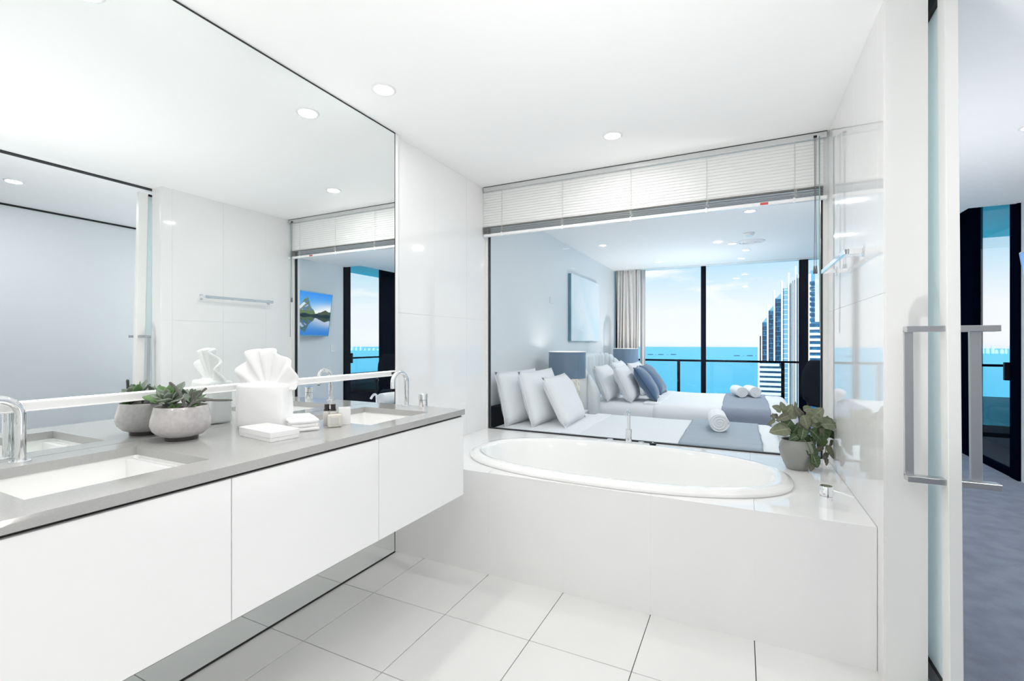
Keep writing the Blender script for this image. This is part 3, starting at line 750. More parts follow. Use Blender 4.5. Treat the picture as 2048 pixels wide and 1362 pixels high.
# ================================================================ THINGS ON THE WORKTOP
# ---- potted succulents
PX, PY = -1.668, 0.913
ps = thing('potted_succulents', 'low glazed grey bowl of succulents on the worktop by the near basin', 'plant', (PX, PY, CT))
bm = bmesh.new()
prof = [(0, 0.012), (0.050, 0.012), (0.064, 0.018), (0.080, 0.034), (0.0865, 0.052), (0.0845, 0.072), (0.078, 0.098), (0.0755, 0.110), (0.0735, 0.112), (0.0715, 0.110), (0.074, 0.09), (0, 0.088)]
lathe(bm, prof, 56); obj('pot', bm, 'pot_glaze', ps, local=True, smooth=True)
bm = bmesh.new(); lathe(bm, [(0, 0), (0.047, 0), (0.048, 0.012), (0, 0.013)], 40); obj('pot_foot', bm, 'pot_foot', ps, local=True, smooth='auto')
bm = bmesh.new(); lathe(bm, [(0.0735, 0.098), (0.05, 0.102), (0, 0.104)], 30, close=False); obj('soil', bm, 'soil', ps, local=True, smooth=True)
def leaf_mesh(L, W, fold, bend, mname, nu=8, nv=4, tip=1.0, thick=0.0, base=0.25):
    """leaf from origin along +x, upper face +z; 'vein' attribute marks midrib and side veins"""
    bm = bmesh.new(); vl = bm.verts.layers.float.new('vein')
    V = []
    for i in range(nu+1):
        u = i/nu
        wd = W/2*(math.sin(PI*min(1, (u*0.94+0.03)**(0.62*tip)))**0.75) if 0 < u < 1 else (W*0.06 if u == 0 else 0.0008)
        ang = bend*u; cx = L*(math.sin(ang)/bend if abs(bend) > 1e-4 else u); cz = -L*((1-math.cos(ang))/bend if abs(bend) > 1e-4 else 0)
        row = []
        for j in range(-nv, nv+1):
            s = j/nv
            z = cz+fold*abs(s)*wd-0.12*wd*math.sin(u*14+abs(s)*2)*abs(s)
            v = bm.verts.new((cx, s*wd, z)); v[vl] = (0.75 if j == 0 else 0)+0.16*(1 if (i % 2 == 0 and 0 < abs(s) < 0.9) else 0)
            row.append(v)
        V.append(row)
    for i in range(nu):
        for j in range(2*nv): bm.faces.new((V[i][j], V[i+1][j], V[i+1][j+1], V[i][j+1]))
    if thick > 0:
        bmesh.ops.recalc_face_normals(bm, faces=bm.faces)
        bmesh.ops.solidify(bm, geom=list(bm.faces), thickness=thick)
    me = bpy.data.meshes.new('leaf'); bm.to_mesh(me); bm.free(); me.materials.append(M[mname])
    me.polygons.foreach_set('use_smooth', [True]*len(me.polygons)); return me
def frame_rot(d, up, roll=0.0):
    d = Vector(d).normalized(); u = Vector(up); u = (u-d*u.dot(d)).normalized(); y = u.cross(d)
    if roll: u, y = u*math.cos(roll)+y*math.sin(roll), y*math.cos(roll)-u*math.sin(roll)
    return Matrix((d, y, u)).transposed().to_euler()
rs = random.Random(3)
def rosette(c, R, n, lm, tilt=(0, 0, 1), lift0=1.25):
    ax = Vector(tilt).normalized(); a = ax.orthogonal().normalized(); b = ax.cross(a)
    for k in range(n):
        f = k/(n-1); ph = k*2.39996
        rad = a*math.cos(ph)+b*math.sin(ph)
        lift = lift0*(1-f)**0.8+0.12
        d = rad*math.cos(lift)+ax*math.sin(lift)
        L = R*(0.35+0.65*f)
        linked('leaf', lm[k % len(lm)], ps, Vector(c)+rad*R*0.06, frame_rot(d, ax)).scale = (L, L*1.0, L)
SL = [leaf_mesh(1.0, 0.62, 0.30, -0.45, m_, 7, 3, 1.25, 0.05) for m_ in ('succulent_grey', 'succulent_grey', 'succulent_green')]
rv = Vector((math.cos(TH), math.sin(TH), 0)); fw = Vector((-math.sin(TH), math.cos(TH), 0)); uz = Vector((0, 0, 1))
def ploc(r, u, f): return rv*r+uz*u+fw*f
rosette(ploc(-0.018, 0.130, -0.026), 0.074, 19, SL, tilt=ploc(-0.05, 1, -0.55))
rosette(ploc(0.014, 0.122, 0.030), 0.062, 14, SL, tilt=ploc(0.2, 1, 0.5))
rosette(ploc(-0.044, 0.112, 0.020), 0.050, 12, SL, tilt=ploc(-0.6, 1, 0.1))
rosette(ploc(0.036, 0.114, -0.006), 0.048, 12, [SL[2], SL[0]], tilt=ploc(0.5, 1, -0.3))
rosette(ploc(0.010, 0.106, -0.052), 0.026, 9, [SL[2]], tilt=ploc(0.1, 1, -0.7))
def cactus(pts, r):
    bm = bmesh.new(); P = [Vector(p) for p in pts]; Q = []
    for i in range(len(P)-1):
        for k in range(8): Q.append(P[i].lerp(P[i+1], k/8))
    Q.append(P[-1])
    for _ in range(4): Q = [Q[0]]+[(Q[i-1]+Q[i]*2+Q[i+1])/4 for i in range(1, len(Q)-1)]+[Q[-1]]
    tube(bm, Q, [r*(1.0 if i < len(Q)-3 else 0.9-0.28*(i-len(Q)+3)) for i in range(len(Q))], 8)
    for i in range(2, len(Q)-1):
        d = (Q[i+1]-Q[i]).normalized(); a = d.orthogonal().normalized(); b = d.cross(a)
        for k in range(5):
            t_ = k*2*PI/5+i*0.6; n_ = a*math.cos(t_)+b*math.sin(t_); c_ = Q[i]+n_*r*0.9
            v = [bm.verts.new(c_+d*0.0016), bm.verts.new(c_-d*0.0016), bm.verts.new(c_+n_.cross(d)*0.0012), bm.verts.new(c_+n_*0.0020)]
            bm.faces.new((v[0], v[2], v[3])); bm.faces.new((v[2], v[1], v[3])); bm.faces.new((v[1], v[0], v[3]))
    obj('stem', bm, 'cactus_stem', ps, local=True)
b0 = ploc(0.046, 0.100, -0.045)
cactus([b0, ploc(0.043, 0.125, -0.05), ploc(0.032, 0.155, -0.05), ploc(0.014, 0.178, -0.05), ploc(-0.004, 0.192, -0.05)], 0.0042)
cactus([b0+Vector((0.002, 0, 0)), ploc(0.062, 0.122, -0.045), ploc(0.088, 0.134, -0.035), ploc(0.130, 0.131, -0.02), ploc(0.176, 0.130, -0.01)], 0.0032)
cactus([b0, ploc(0.054, 0.13, -0.02), ploc(0.066, 0.155, 0.0), ploc(0.076, 0.168, 0.012)], 0.0033)
cactus([ploc(0.044, 0.10, -0.01), ploc(0.043, 0.13, -0.01), ploc(0.042, 0.165, -0.005)], 0.0032)
cactus([ploc(-0.02, 0.10, 0.045), ploc(-0.025, 0.14, 0.04), ploc(-0.035, 0.172, 0.038)], 0.0032)
cactus([ploc(0.0, 0.10, 0.05), ploc(0.008, 0.13, 0.055), ploc(0.012, 0.160, 0.05)], 0.0040)

# ---- towel folded into a fan
tw = thing('towel_fan', 'white towel folded into an upright pocket with a fanned top on the worktop', 'towel', (-1.600, 1.175, CT), math.radians(14))
def soft(bm, x0, x1, y0, y1, z0, z1, bev, seg=4, cut=3, amp=0.0, seed=0, freq=18):
    box(bm, x0, x1, y0, y1, z0, z1, bev, seg)
    if amp:
        bmesh.ops.triangulate(bm, faces=[f for f in bm.faces if len(f.verts) > 4])
        big = [e for e in bm.edges if e.calc_length() > bev*1.5]
        bmesh.ops.subdivide_edges(bm, edges=big, cuts=cut, use_grid_fill=True)
        from mathutils import noise
        for v in bm.verts:
            n_ = noise.noise_vector(v.co*freq+Vector((seed*7.3, seed*3.1, 0)))
            v.co += n_*amp*(0.3 if v.co.z < z0+0.005 else 1)
    return bm
# pocket: local x = width, -y = face towards the room
bm = bmesh.new(); soft(bm, -0.098, 0.098, -0.030, 0.030, 0.0, 0.172, 0.022, 4, 5, 0.006, 4, 22); obj('pocket', bm, 'towel_white', tw, local=True, smooth=True)
bm = bmesh.new(); soft(bm, -0.101, 0.099, -0.041, 0.0, 0.001, 0.164, 0.012, 3, 5, 0.005, 9, 26); obj('front_wrap', bm, 'towel_white', tw, local=True, smooth=True)
bm = bmesh.new(); soft(bm, -0.112, -0.088, -0.034, 0.046, 0.001, 0.168, 0.011, 3, 4, 0.004, 2, 30); obj('side_fold', bm, 'towel_white', tw, local=True, smooth=True)
def fan_pt(u, v, off):
    th = math.radians(-84+168*u); pleat = math.sin(u*2*PI*5.5+0.6)
    rad = 0.025+(0.142+0.013*abs(math.sin(u*PI*4+0.4))+0.010*math.sin(u*9))*v
    y = off+pleat*0.017*v**1.2-0.018*v*math.cos(th*0.9)
    return Vector((rad*math.sin(th)*0.73, y, 0.132+rad*math.cos(th)*(1.0 if math.cos(th) > 0 else 0.5)))
bm = bmesh.new(); grid(bm, lambda u, v: fan_pt(u, v, 0.0), 72, 10)
bmesh.ops.recalc_face_normals(bm, faces=bm.faces); bmesh.ops.solidify(bm, geom=list(bm.faces), thickness=0.011)
fo = obj('fan', bm, 'towel_white', tw, local=True, smooth=True)
sb = fo.modifiers.new('soft', 'SUBSURF'); sb.levels = 1; sb.render_levels = 1

t = thing('gift_box', 'flat white cardboard box lying in front of the towel fan', 'box', (-1.443, 1.067, CT), math.radians(-8))
obj('lid', newbox(-0.100, 0.100, -0.050, 0.050, 0.0125, 0.0315, 0.0012, 1), 'white_gloss', t, local=True)
obj('tray', newbox(-0.0985, 0.0985, -0.0485, 0.0485, 0.0, 0.0122, 0.001, 1), 'white_gloss', t, local=True)
t = thing('folded_washcloth', 'small folded white washcloth beside the toiletry bottles', 'towel', (-1.482, 1.226, CT), math.radians(-30))
for k, (z0, z1, e) in enumerate(((0.0, 0.014, 0), (0.0138, 0.028, 0.003), (0.0278, 0.043, 0.0))):
    bm = bmesh.new(); soft(bm, -0.088+e, 0.090-e, -0.050+e, 0.050-e, z0, z1, 0.0068, 4, 3, 0.0025, k+3, 30)
    obj('fold', bm, 'towel_white', t, local=True, smooth=True)
def bottle(x, y, label):
    t = thing('toiletry_bottle', label, 'bottle', (x, y, CT), 0.2, 'toiletry bottles with dark caps')
    bm = bmesh.new(); lathe(bm, [(0, 0), (0.0125, 0), (0.0135, 0.002), (0.0135, 0.050), (0.011, 0.055), (0.006, 0.057), (0, 0.057)], 24); obj('body', bm, 'bottle_clear', t, local=True, smooth='auto')
    bm = bmesh.new(); lathe(bm, [(0, 0.0572), (0.0115, 0.0572), (0.0115, 0.062), (0.0088, 0.063), (0.0088, 0.080), (0.008, 0.082), (0, 0.082)], 24); obj('cap', bm, 'cap_brown', t, local=True, smooth='auto')
bottle(-1.440, 1.312, 'tiny toiletry bottle with dark brown cap, nearer the towel fan')
bottle(-1.417, 1.322, 'tiny toiletry bottle with dark brown cap, nearer the cream soap')
t = thing('soap_tin', 'small cream square soap tablet leaning upright beside the dark-capped bottles', 'soap', (-1.380, 1.295, CT), math.radians(50))
bm = bmesh.new(); box(bm, -0.026, 0.026, -0.011, 0.004, 0.0, 0.050, 0.007, 4); obj('tablet', bm, 'soap_cream', t, local=True, smooth=True)
bm = bmesh.new(); box(bm, -0.014, 0.014, -0.0122, -0.0108, 0.012, 0.038, 0.0005, 1); obj('emblem', bm, 'bottle_clear', t, local=True, label='faint pressed square on the soap face')
bm = bmesh.new(); box(bm, -0.025, 0.025, 0.005, 0.020, 0.0, 0.049, 0.003, 2); obj('wrapper', bm, 'soap_tin', t, local=True, smooth='auto')
t = thing('toiletry_carton', 'small white carton behind the cream soap', 'box', (-1.392, 1.355, CT), math.radians(50))
obj('carton', newbox(-0.022, 0.022, -0.012, 0.012, 0.0, 0.066, 0.001, 1), 'white_gloss', t, local=True)
obj('flap', newbox(-0.0215, 0.0215, -0.0115, 0.0115, 0.0662, 0.0672), 'white_gloss', t, local=True)

# ================================================================ VASE WITH LEAVES ON THE BATH DECK
VX, VY = 0.266, 2.915
pv = thing('leafy_vase', 'round grey glazed vase of trailing green leaves on the bath deck', 'plant', (VX, VY, DZ))
bm = bmesh.new(); lathe(bm, [(0, 0.001), (0.046, 0.0), (0.052, 0.004), (0.066, 0.035), (0.080, 0.075), (0.0855, 0.105), (0.082, 0.130), (0.074, 0.146), (0.071, 0.150), (0.0745, 0.156), (0.0735, 0.158), (0.069, 0.154), (0.070, 0.146), (0.078, 0.125), (0.060, 0.04), (0, 0.03)], 56)
obj('vase', bm, 'vase_glaze', pv, local=True, smooth=True)
K = 0.000553
LV = [leaf_mesh(1.0, w_, f_, b_, m_, 10, 7, 1.0, 0.012) for m_, w_, f_, b_ in (('leaf_sage', 0.78, 0.18, 0.35), ('leaf_dark', 0.74, 0.25, 0.3), ('leaf_green', 0.72, 0.22, 0.45), ('leaf_brown', 0.62, 0.2, 0.5), ('leaf_sage', 0.40, 0.25, 0.25))]
# base point of each leaf relative to the vase (right, up, forward) in units of 0.55 mm, heading angle, length, kind, lean towards viewer
LEAVES = [(-150, 560, 0, 150, 95, 0, .3), (-130, 560, 5, 95, 85, 0, .2), (-85, 520, -20, 200, 125, 3, .3), (-110, 515, 10, 62, 120, 0, .4), (-60, 480, -10, 75, 110, 0, .3), (-225, 470, 0, 105, 70, 4, .1), (-215, 475, 0, 212, 95, 4, .1),
  (-95, 392, -40, 186, 178, 0, .55), (-20, 435, -50, 248, 130, 1, .5), (-70, 470, -20, 235, 120, 1, .4), (25, 400, -60, 250, 115, 1, .5), (-10, 450, -30, 330, 130, 3, .5), (40, 520, -30, 285, 135, 0, .4), (105, 470, -20, 52, 165, 0, .5),
  (60, 480, 10, 120, 150, 3, .4), (100, 440, -20, 12, 150, 0, .5), (180, 440, -70, 4, 170, 0, .6), (90, 385, -60, 318, 165, 1, .5), (60, 400, -20, 345, 120, 3, .4), (322, 420, 40, 78, 85, 2, .3), (292, 420, 40, 262, 165, 2, .5), (312, 360, 40, 318, 110, 1, .5),
  (257, 330, 40, 225, 110, 3, .4), (282, 290, 40, 255, 120, 2, .4), (352, 270, 40, 285, 95, 3, .3), (317, 220, 40, 288, 135, 4, .2), (272, 210, 40, 235, 80, 3, .3), (302, 150, 40, 280, 95, 3, .2), (304, 90, 40, 275, 70, 3, .1),
  (30, 320, -70, 318, 125, 1, .4), (80, 320, -60, 290, 105, 1, .4), (15, 300, -80, 210, 90, 3, .4), (20, 250, -120, 305, 150, 1, .55), (55, 170, -150, 285, 120, 1, .3), (0, 205, -130, 245, 110, 4, .3), (35, 110, -160, 275, 100, 3, .2),
  (150, 470, 20, 95, 100, 0, .4), (-40, 420, 30, 160, 110, 1, .3), (210, 480, -60, 150, 110, 0, .4), (232, 455, 40, 340, 120, 2, .5), (-5, 350, 20, 60, 100, 1, .2), (120, 430, 30, 30, 120, 1, .2), (262, 440, 40, 20, 110, 0, .4), (180, 400, -60, 300, 110, 3, .4),
  (-170, 500, 20, 170, 80, 3, .3), (0, 560, 20, 100, 90, 4, .3), (70, 560, 10, 20, 95, 0, .3), (-30, 330, -60, 200, 95, 1, .4)]
rl_ = random.Random(11)
for (a, b, f_, ang, L, k, lean) in LEAVES:
    p = (rv*a+uz*b+fw*f_)*K
    an = math.radians(ang)
    d = rv*math.cos(an)+uz*math.sin(an)+fw*rl_.uniform(-0.35, 0.2)
    up = -fw*(1.0)+uz*lean*1.5+rv*rl_.uniform(-0.4, 0.4)
    o = linked('leaf', LV[k], pv, p, frame_rot(d, up)); s_ = L*K*1.05; o.scale = (s_, s_, s_)
def stem(pts, r=0.0024):
    P = [(rv*a+uz*b+fw*c)*K for a, b, c in pts]; bm = bmesh.new(); Q = []
    for i in range(len(P)-1):
        for k in range(5): Q.append(P[i].lerp(P[i+1], k/5))
    Q.append(P[-1])
    for _ in range(3): Q = [Q[0]]+[(Q[i-1]+Q[i]*2+Q[i+1])/4 for i in range(1, len(Q)-1)]+[Q[-1]]
    tube(bm, Q, r, 6); obj('stem', bm, 'stem_green', pv, local=True, smooth=True)
stem([(0, 150, 0), (5, 300, -20), (-30, 420, -20), (-100, 520, 0), (-150, 570, 0)]); stem([(0, 150, 0), (10, 300, -10), (40, 430, -20), (110, 480, -10)])
stem([(10, 150, 0), (40, 310, -40), (150, 430, -60), (260, 455, 0), (305, 410, 40), (308, 250, 40), (300, 110, 40)], 0.002)
stem([(0, 200, -20), (0, 310, -110), (10, 270, -150), (40, 160, -165), (38, 60, -165)], 0.002); stem([(-5, 150, 10), (-10, 330, 0), (-90, 400, -40), (-220, 475, 0)], 0.0018)

# ================================================================ BEDROOM
def duvet(bm, x0, x1, y0, y1, z0, z1, r, amp, seed):
    return soft(bm, x0, x1, y0, y1, z0, z1, r, 5, 14, amp, seed, 5)
def pillow_mesh(wd, ht, th, m, pipe=None, seed=0):
    """upright pillow: local y width, z height, x thickness; base at z=0"""
    from mathutils import noise
    bm = bmesh.new(); n = 14
    def pt(u, v, s):
        pin = 1-0.055*(1-v*v)
        pin2 = 1-0.055*(1-u*u)
        t_ = th/2*((1-abs(u)**2.6)*(1-abs(v)**2.6))**0.46
        nz_ = noise.noise(Vector((u*2.1+seed, v*2.3, s*3)))*0.012
        return Vector((s*(t_+nz_*min(1, t_/0.03)), wd/2*u*pin, ht/2+ht/2*v*pin2))
    F = [[bm.verts.new(pt(-1+2*i/n, -1+2*j/n, 1)) for j in range(n+1)] for i in range(n+1)]
    B = [[F[i][j] if i in (0, n) or j in (0, n) else bm.verts.new(pt(-1+2*i/n, -1+2*j/n, -1)) for j in range(n+1)] for i in range(n+1)]
    for i in range(n):
        for j in range(n):
            bm.faces.new((F[i][j], F[i+1][j], F[i+1][j+1], F[i][j+1])); bm.faces.new((B[i][j], B[i][j+1], B[i+1][j+1], B[i+1][j]))
    return bm
def pillow(x, y, z, wd, ht, th, lean, rz, m, label, cat='pillow', pipe=None, seed=0, group=None, roll=0.0):
    t = thing('cushion' if cat == 'cushion' else 'pillow', label, cat, (x, y, z), rz, group)
    R = Matrix.Rotation(-lean, 4, 'Y') @ Matrix.Rotation(roll, 4, 'X')
    bm = pillow_mesh(wd, ht, th, m, None, seed)
    bm.transform(R)
    zs = min(v.co.z for v in bm.verts); sh = Matrix.Translation((0, 0, -zs+0.001)); bm.transform(sh)
    obj('cover', bm, m, t, local=True, smooth=True)
    n = 14; P = []
    def e(u, v): return Vector((0, wd/2*u*(1-0.055*(1-v*v)), ht/2+ht/2*v*(1-0.055*(1-u*u))))
    for k in range(n): P.append(e(-1+2*k/n, -1))
    for k in range(n): P.append(e(1, -1+2*k/n))
    for k in range(n): P.append(e(1-2*k/n, 1))
    for k in range(n+1): P.append(e(-1, 1-2*k/n))
    bm = bmesh.new(); tube(bm, [sh @ (R @ p) for p in P], 0.004 if pipe else 0.0028, 6, caps=False); obj('piping', bm, pipe or m, t, local=True, smooth=True)
    return t
def drape(bm, x0, x1, y0, y1, zt, r, zl, zr, gap, nx=40, amp=0.004, seed=0):
    from mathutils import noise
    sec = []
    def add(y, z): sec.append((y, z))
    for k in range(7): add(y0-gap, zl+(zt-r-zl)*k/6)
    for k in range(1, 7):
        a = PI/2*k/6; add(y0+r-(r+gap)*math.cos(a), zt-r+(r+gap)*math.sin(a))
    for k in range(1, 24): add(y0+r+(y1-y0-2*r)*k/24, zt+gap)
    for k in range(0, 7):
        a = PI/2*k/6; add(y1-r+(r+gap)*math.sin(a), zt-r+(r+gap)*math.cos(a))
    for k in range(1, 7): add(y1+gap, zt-r+(zr-zt+r)*k/6)
    def fn(u, v):
        i = v*(len(sec)-1); i0 = min(int(i), len(sec)-2); f = i-i0
        y = sec[i0][0]*(1-f)+sec[i0+1][0]*f; z = sec[i0][1]*(1-f)+sec[i0+1][1]*f
        x = x0+(x1-x0)*u
        wv = amp*(0.6+0.6*noise.noise(Vector((x*3.0+seed, y*14, z*6))))
        return Vector((x+0.010*noise.noise(Vector((y*4, seed+u, z*3))), y-(wv if z < zt-r*0.4 and y < (y0+y1)/2 else 0), z+(wv if z > zt-r*0.4 else 0)))
    grid(bm, fn, nx, len(sec)-1)
    bmesh.ops.recalc_face_normals(bm, faces=bm.faces); bmesh.ops.solidify(bm, geom=list(bm.faces), thickness=0.004)
    return bm
def towel_roll(x, y, z, L, r, rz, label, group=None):
    t = thing('rolled_towel', label, 'towel', (x, y, z), rz, group)
    bm = bmesh.new(); n = 40
    def rr(a, k): return r*(1+0.02*math.sin(3*a+k))
    prof = [(-L/2+0.004, 0.90), (-L/2, 0.97), (-L/2+0.008, 1.0), (-L/4, 1.0), (0, 0.985), (L/4, 1.0), (L/2-0.008, 1.0), (L/2, 0.97), (L/2-0.004, 0.90)]
    R = [[bm.verts.new((rr(2*PI*k/n, i)*s*math.cos(2*PI*k/n), yy, r+0.001+rr(2*PI*k/n, i)*s*math.sin(2*PI*k/n)*0.97)) for k in range(n)] for i, (yy, s) in enumerate(prof)]
    for A, B in zip(R, R[1:]):
        for k in range(n): bm.faces.new((A[k], A[(k+1) % n], B[(k+1) % n], B[k]))
    bm.faces.new(R[0]); bm.faces.new(R[-1]); obj('roll', bm, 'towel_white', t, local=True, smooth='auto')
    for sg, nm in ((-1, 'spiral_end'), (1, 'spiral_end')):
        bm = bmesh.new(); P = []
        for k in range(60):
            a = k*0.30; q = r*0.90*(1-k/64); P.append((q*math.cos(a), sg*(L/2-0.002), r+0.001+q*math.sin(a)*0.96))
        tube(bm, P, r*0.068, 6); obj(nm, bm, 'towel_white', t, local=True, smooth=True)
    return t

# ---- single bed right behind the window
B1 = dict(x0=-1.86, x1=0.255, y0=3.305, y1=4.45, z=0.515)
b1 = thing('single_bed', 'white-made single bed close behind the bathroom window', 'bed', (-0.8, 3.88, 0.004))
bm = bmesh.new(); box(bm, -1.84, 0.20, 3.34, 4.42, 0.06, 0.28, 0.01); obj('base', bm, 'upholstery', b1)
bm = bmesh.new(); duvet(bm, -1.855, 0.235, 3.315, 4.44, 0.285, 0.503, 0.05, 0.002, 1); obj('mattress', bm, 'linen_white', b1, smooth=True)
bm = bmesh.new(); duvet(bm, -1.17, 0.255, 3.300, 4.452, 0.15, 0.515, 0.075, 0.004, 2); obj('duvet', bm, 'linen_cool', b1, smooth=True)
bm = bmesh.new(); soft(bm, -1.24, -1.10, 3.36, 4.39, 0.490, 0.5185, 0.009, 4, 10, 0.002, 3, 6); obj('sheet_fold', bm, 'linen_white', b1, smooth=True, label='white sheet folded back over the duvet')
obj('headboard', newbox(-1.915, -1.865, 3.30, 4.45, 0.06, 0.66, 0.02, 3), 'black_fabric', b1, label='low black headboard')
for x in (-1.78, 0.12):
    for y in (3.40, 4.36): obj('leg', newbox(x-0.03, x+0.03, y-0.03, y+0.03, 0.004, 0.06), 'wood_dark', b1)
bm = bmesh.new(); drape(bm, -0.385, 0.125, 3.300, 4.452, 0.515, 0.07, 0.20, 0.24, 0.006, 36, 0.006, 3)
o = obj('bed_runner', bm, 'throw_grey', smooth=True); tag(o, 'slate grey runner across the foot of the near single bed', 'throw')
# ---- double bed with channel-tufted headboard
b2 = thing('double_bed', 'white-made double bed with a curved channelled headboard, farther from the bathroom', 'bed', (-0.6, 5.69, 0.004))
bm = bmesh.new(); box(bm, -1.62, 0.40, 4.99, 6.40, 0.06, 0.28, 0.01); obj('base', bm, 'upholstery', b2)
bm = bmesh.new(); duvet(bm, -1.66, 0.44, 4.965, 6.415, 0.285, 0.550, 0.09, 0.003, 5); obj('mattress', bm, 'linen_white', b2, smooth=True)
bm = bmesh.new(); duvet(bm, -0.86, 0.475, 4.945, 6.435, 0.13, 0.562, 0.10, 0.005, 6); obj('duvet', bm, 'linen_white', b2, smooth=True)
bm = bmesh.new(); soft(bm, -0.93, -0.76, 5.02, 6.36, 0.535, 0.567, 0.010, 4, 10, 0.002, 8, 6); obj('sheet_fold', bm, 'linen_white', b2, smooth=True, label='white sheet folded back over the duvet')
for x in (-1.55, 0.33):
    for y in (5.05, 6.34): obj('leg', newbox(x-0.03, x+0.03, y-0.03, y+0.03, 0.004, 0.06), 'wood_dark', b2)
bm = bmesh.new(); drape(bm, -0.175, 0.245, 4.945, 6.435, 0.562, 0.09, 0.18, 0.24, 0.007, 36, 0.006, 8)
o = obj('bed_runner', bm, 'throw_slate', smooth=True); tag(o, 'slate blue runner across the foot of the far double bed', 'throw')
# headboard channels along a U-shaped plan
plan = []
def arc(cx, cy, r, a0, a1, n):
    for k in range(n+1):
        a = math.radians(a0+(a1-a0)*k/n); plan.append((cx+r*math.cos(a), cy+r*math.sin(a)))
HY0, HY1 = 4.885, 6.495
plan += [(-1.36, HY0), (-1.48, HY0), (-1.60, HY0)]
arc(-1.66, HY0+0.16, 0.16, 270, 180, 3)
nb = 8
for k in range(1, nb): plan.append((-1.82, HY0+0.16+(HY1-HY0-0.32)*k/nb))
arc(-1.66, HY1-0.16, 0.16, 180, 90, 3)
plan += [(-1.60, HY1), (-1.48, HY1), (-1.36, HY1)]
def hb_top(x): 
    return 1.045 if x < -1.70 else 1.045-0.36*((x+1.70)/0.34)**1.7
for (xa, ya), (xb, yb) in zip(plan, plan[1:]):
    d = Vector((xb-xa, yb-ya, 0)); L = d.length; d.normalize(); nrm = Vector((d.y, -d.x, 0)); c = Vector(((xa+xb)/2, (ya+yb)/2, 0))
    bm = bmesh.new(); sec = []
    hw, th_ = L/2*0.985, 0.062
    zt = [hb_top(xa), hb_top(xb)]
    prof_ = [(1.0, 0.0)]*1
    # vertical profile: straight sides, rolled top
    vp = [(-1, 0.05), (-1, 0.45), (-1, 0.80)]+[(-math.cos(PI*k/8), 1.0+0.0*k) for k in range(0)]
    def fn(u, v):
        s = -1+2*u; bulge = 0.60+0.40*math.sqrt(max(0, 1-(s*0.99)**2))
        zT = zt[0]*(1-u)+zt[1]*u-th_
        if v < 0.35: o_, z = -1, 0.06+(zT-0.06)*v/0.35
        elif v > 0.65: o_, z = 1, 0.06+(zT-0.06)*(1-v)/0.35
        else:
            a = PI*(v-0.35)/0.30; o_ = -math.cos(a); z = zT+math.sin(a)*th_*bulge*1.15
        p = c+d*hw*s+nrm*(o_*th_*bulge)
        return Vector((p.x, p.y, z))
    grid(bm, fn, 8, 40)
    bm.verts.ensure_lookup_table()
    bm.faces.new([bm.verts[k] for k in range(41)]); bm.faces.new([bm.verts[8*41+k] for k in range(41)])
    obj('channel', bm, 'upholstery', b2, smooth=True)
bm = bmesh.new()
plan2 = [(-1.385, HY0)]+plan[1:-1]+[(-1.385, HY1)]
for (xa, ya), (xb, yb) in zip(plan2, plan2[1:]):
    d = Vector((xb-xa, yb-ya, 0)); L = d.length; d.normalize(); nrm = Vector((d.y, -d.x, 0))*0.034
    zA, zB = hb_top(xa)-0.045, hb_top(xb)-0.045
    A, B = Vector((xa, ya, 0)), Vector((xb, yb, 0))
    vs = [bm.verts.new(p+Vector((0, 0, z))) for p, z in ((A-nrm, 0.06), (B-nrm, 0.06), (B+nrm, 0.06), (A+nrm, 0.06), (A-nrm, zA), (B-nrm, zB), (B+nrm, zB), (A+nrm, zA))]
    for f in ((0, 1, 2, 3), (4, 5, 6, 7), (0, 1, 5, 4), (1, 2, 6, 5), (2, 3, 7, 6), (3, 0, 4, 7)): bm.faces.new([vs[i] for i in f])
obj('headboard_core', bm, 'upholstery_seam', b2)

# ---- pillows and cushions
ZB1, ZB2 = 0.504, 0.552
pillow(-1.700, 3.76, ZB1, 0.66, 0.46, 0.155, math.radians(14), math.radians(-8), 'linen_white', 'plump white pillow on the near bed, rearmost and half hidden by the window edge', seed=1, group='white pillows on the near bed')
pillow(-1.510, 3.83, ZB1, 0.66, 0.47, 0.16, math.radians(17), math.radians(-4), 'linen_white', 'plump white pillow on the near bed, middle of its row', seed=2, group='white pillows on the near bed')
pillow(-1.290, 3.90, ZB1, 0.62, 0.45, 0.165, math.radians(27), math.radians(2), 'linen_white', 'plump white pillow on the near bed, front one in its row by the lamp', seed=3, group='white pillows on the near bed')
pillow(-1.30, 5.28, ZB2, 0.56, 0.41, 0.18, math.radians(22), 0, 'linen_white', 'white pillow on the double bed, upright against the headboard on the near side', seed=4, group='white pillows on the double bed')
pillow(-1.06, 5.30, ZB2, 0.56, 0.42, 0.17, math.radians(26), 0.03, 'linen_white', 'white pillow on the double bed, leaning behind the nearer blue cushion', seed=5, group='white pillows on the double bed')
pillow(-1.30, 6.05, ZB2, 0.58, 0.43, 0.18, math.radians(22), 0, 'linen_white', 'white pillow on the double bed at the window side by the headboard', seed=6, group='white pillows on the double bed')
pillow(-1.06, 6.05, ZB2, 0.58, 0.43, 0.17, math.radians(26), -0.03, 'linen_white', 'white pillow on the double bed peeking out behind the farther blue cushion', seed=7, group='white pillows on the double bed')
pillow(-0.83, 5.36, ZB2+0.012, 0.46, 0.43, 0.15, math.radians(34), 0.10, 'velvet_blue', 'dusty blue velvet cushion on the double bed, nearer of the two', 'cushion', 'piping_navy', 8, 'blue cushions on the double bed')
pillow(-0.86, 6.02, ZB2+0.012, 0.46, 0.43, 0.15, math.radians(36), -0.02, 'velvet_blue', 'dusty blue velvet cushion on the double bed, farther one by the sea window', 'cushion', 'piping_navy', 9, 'blue cushions on the double bed')

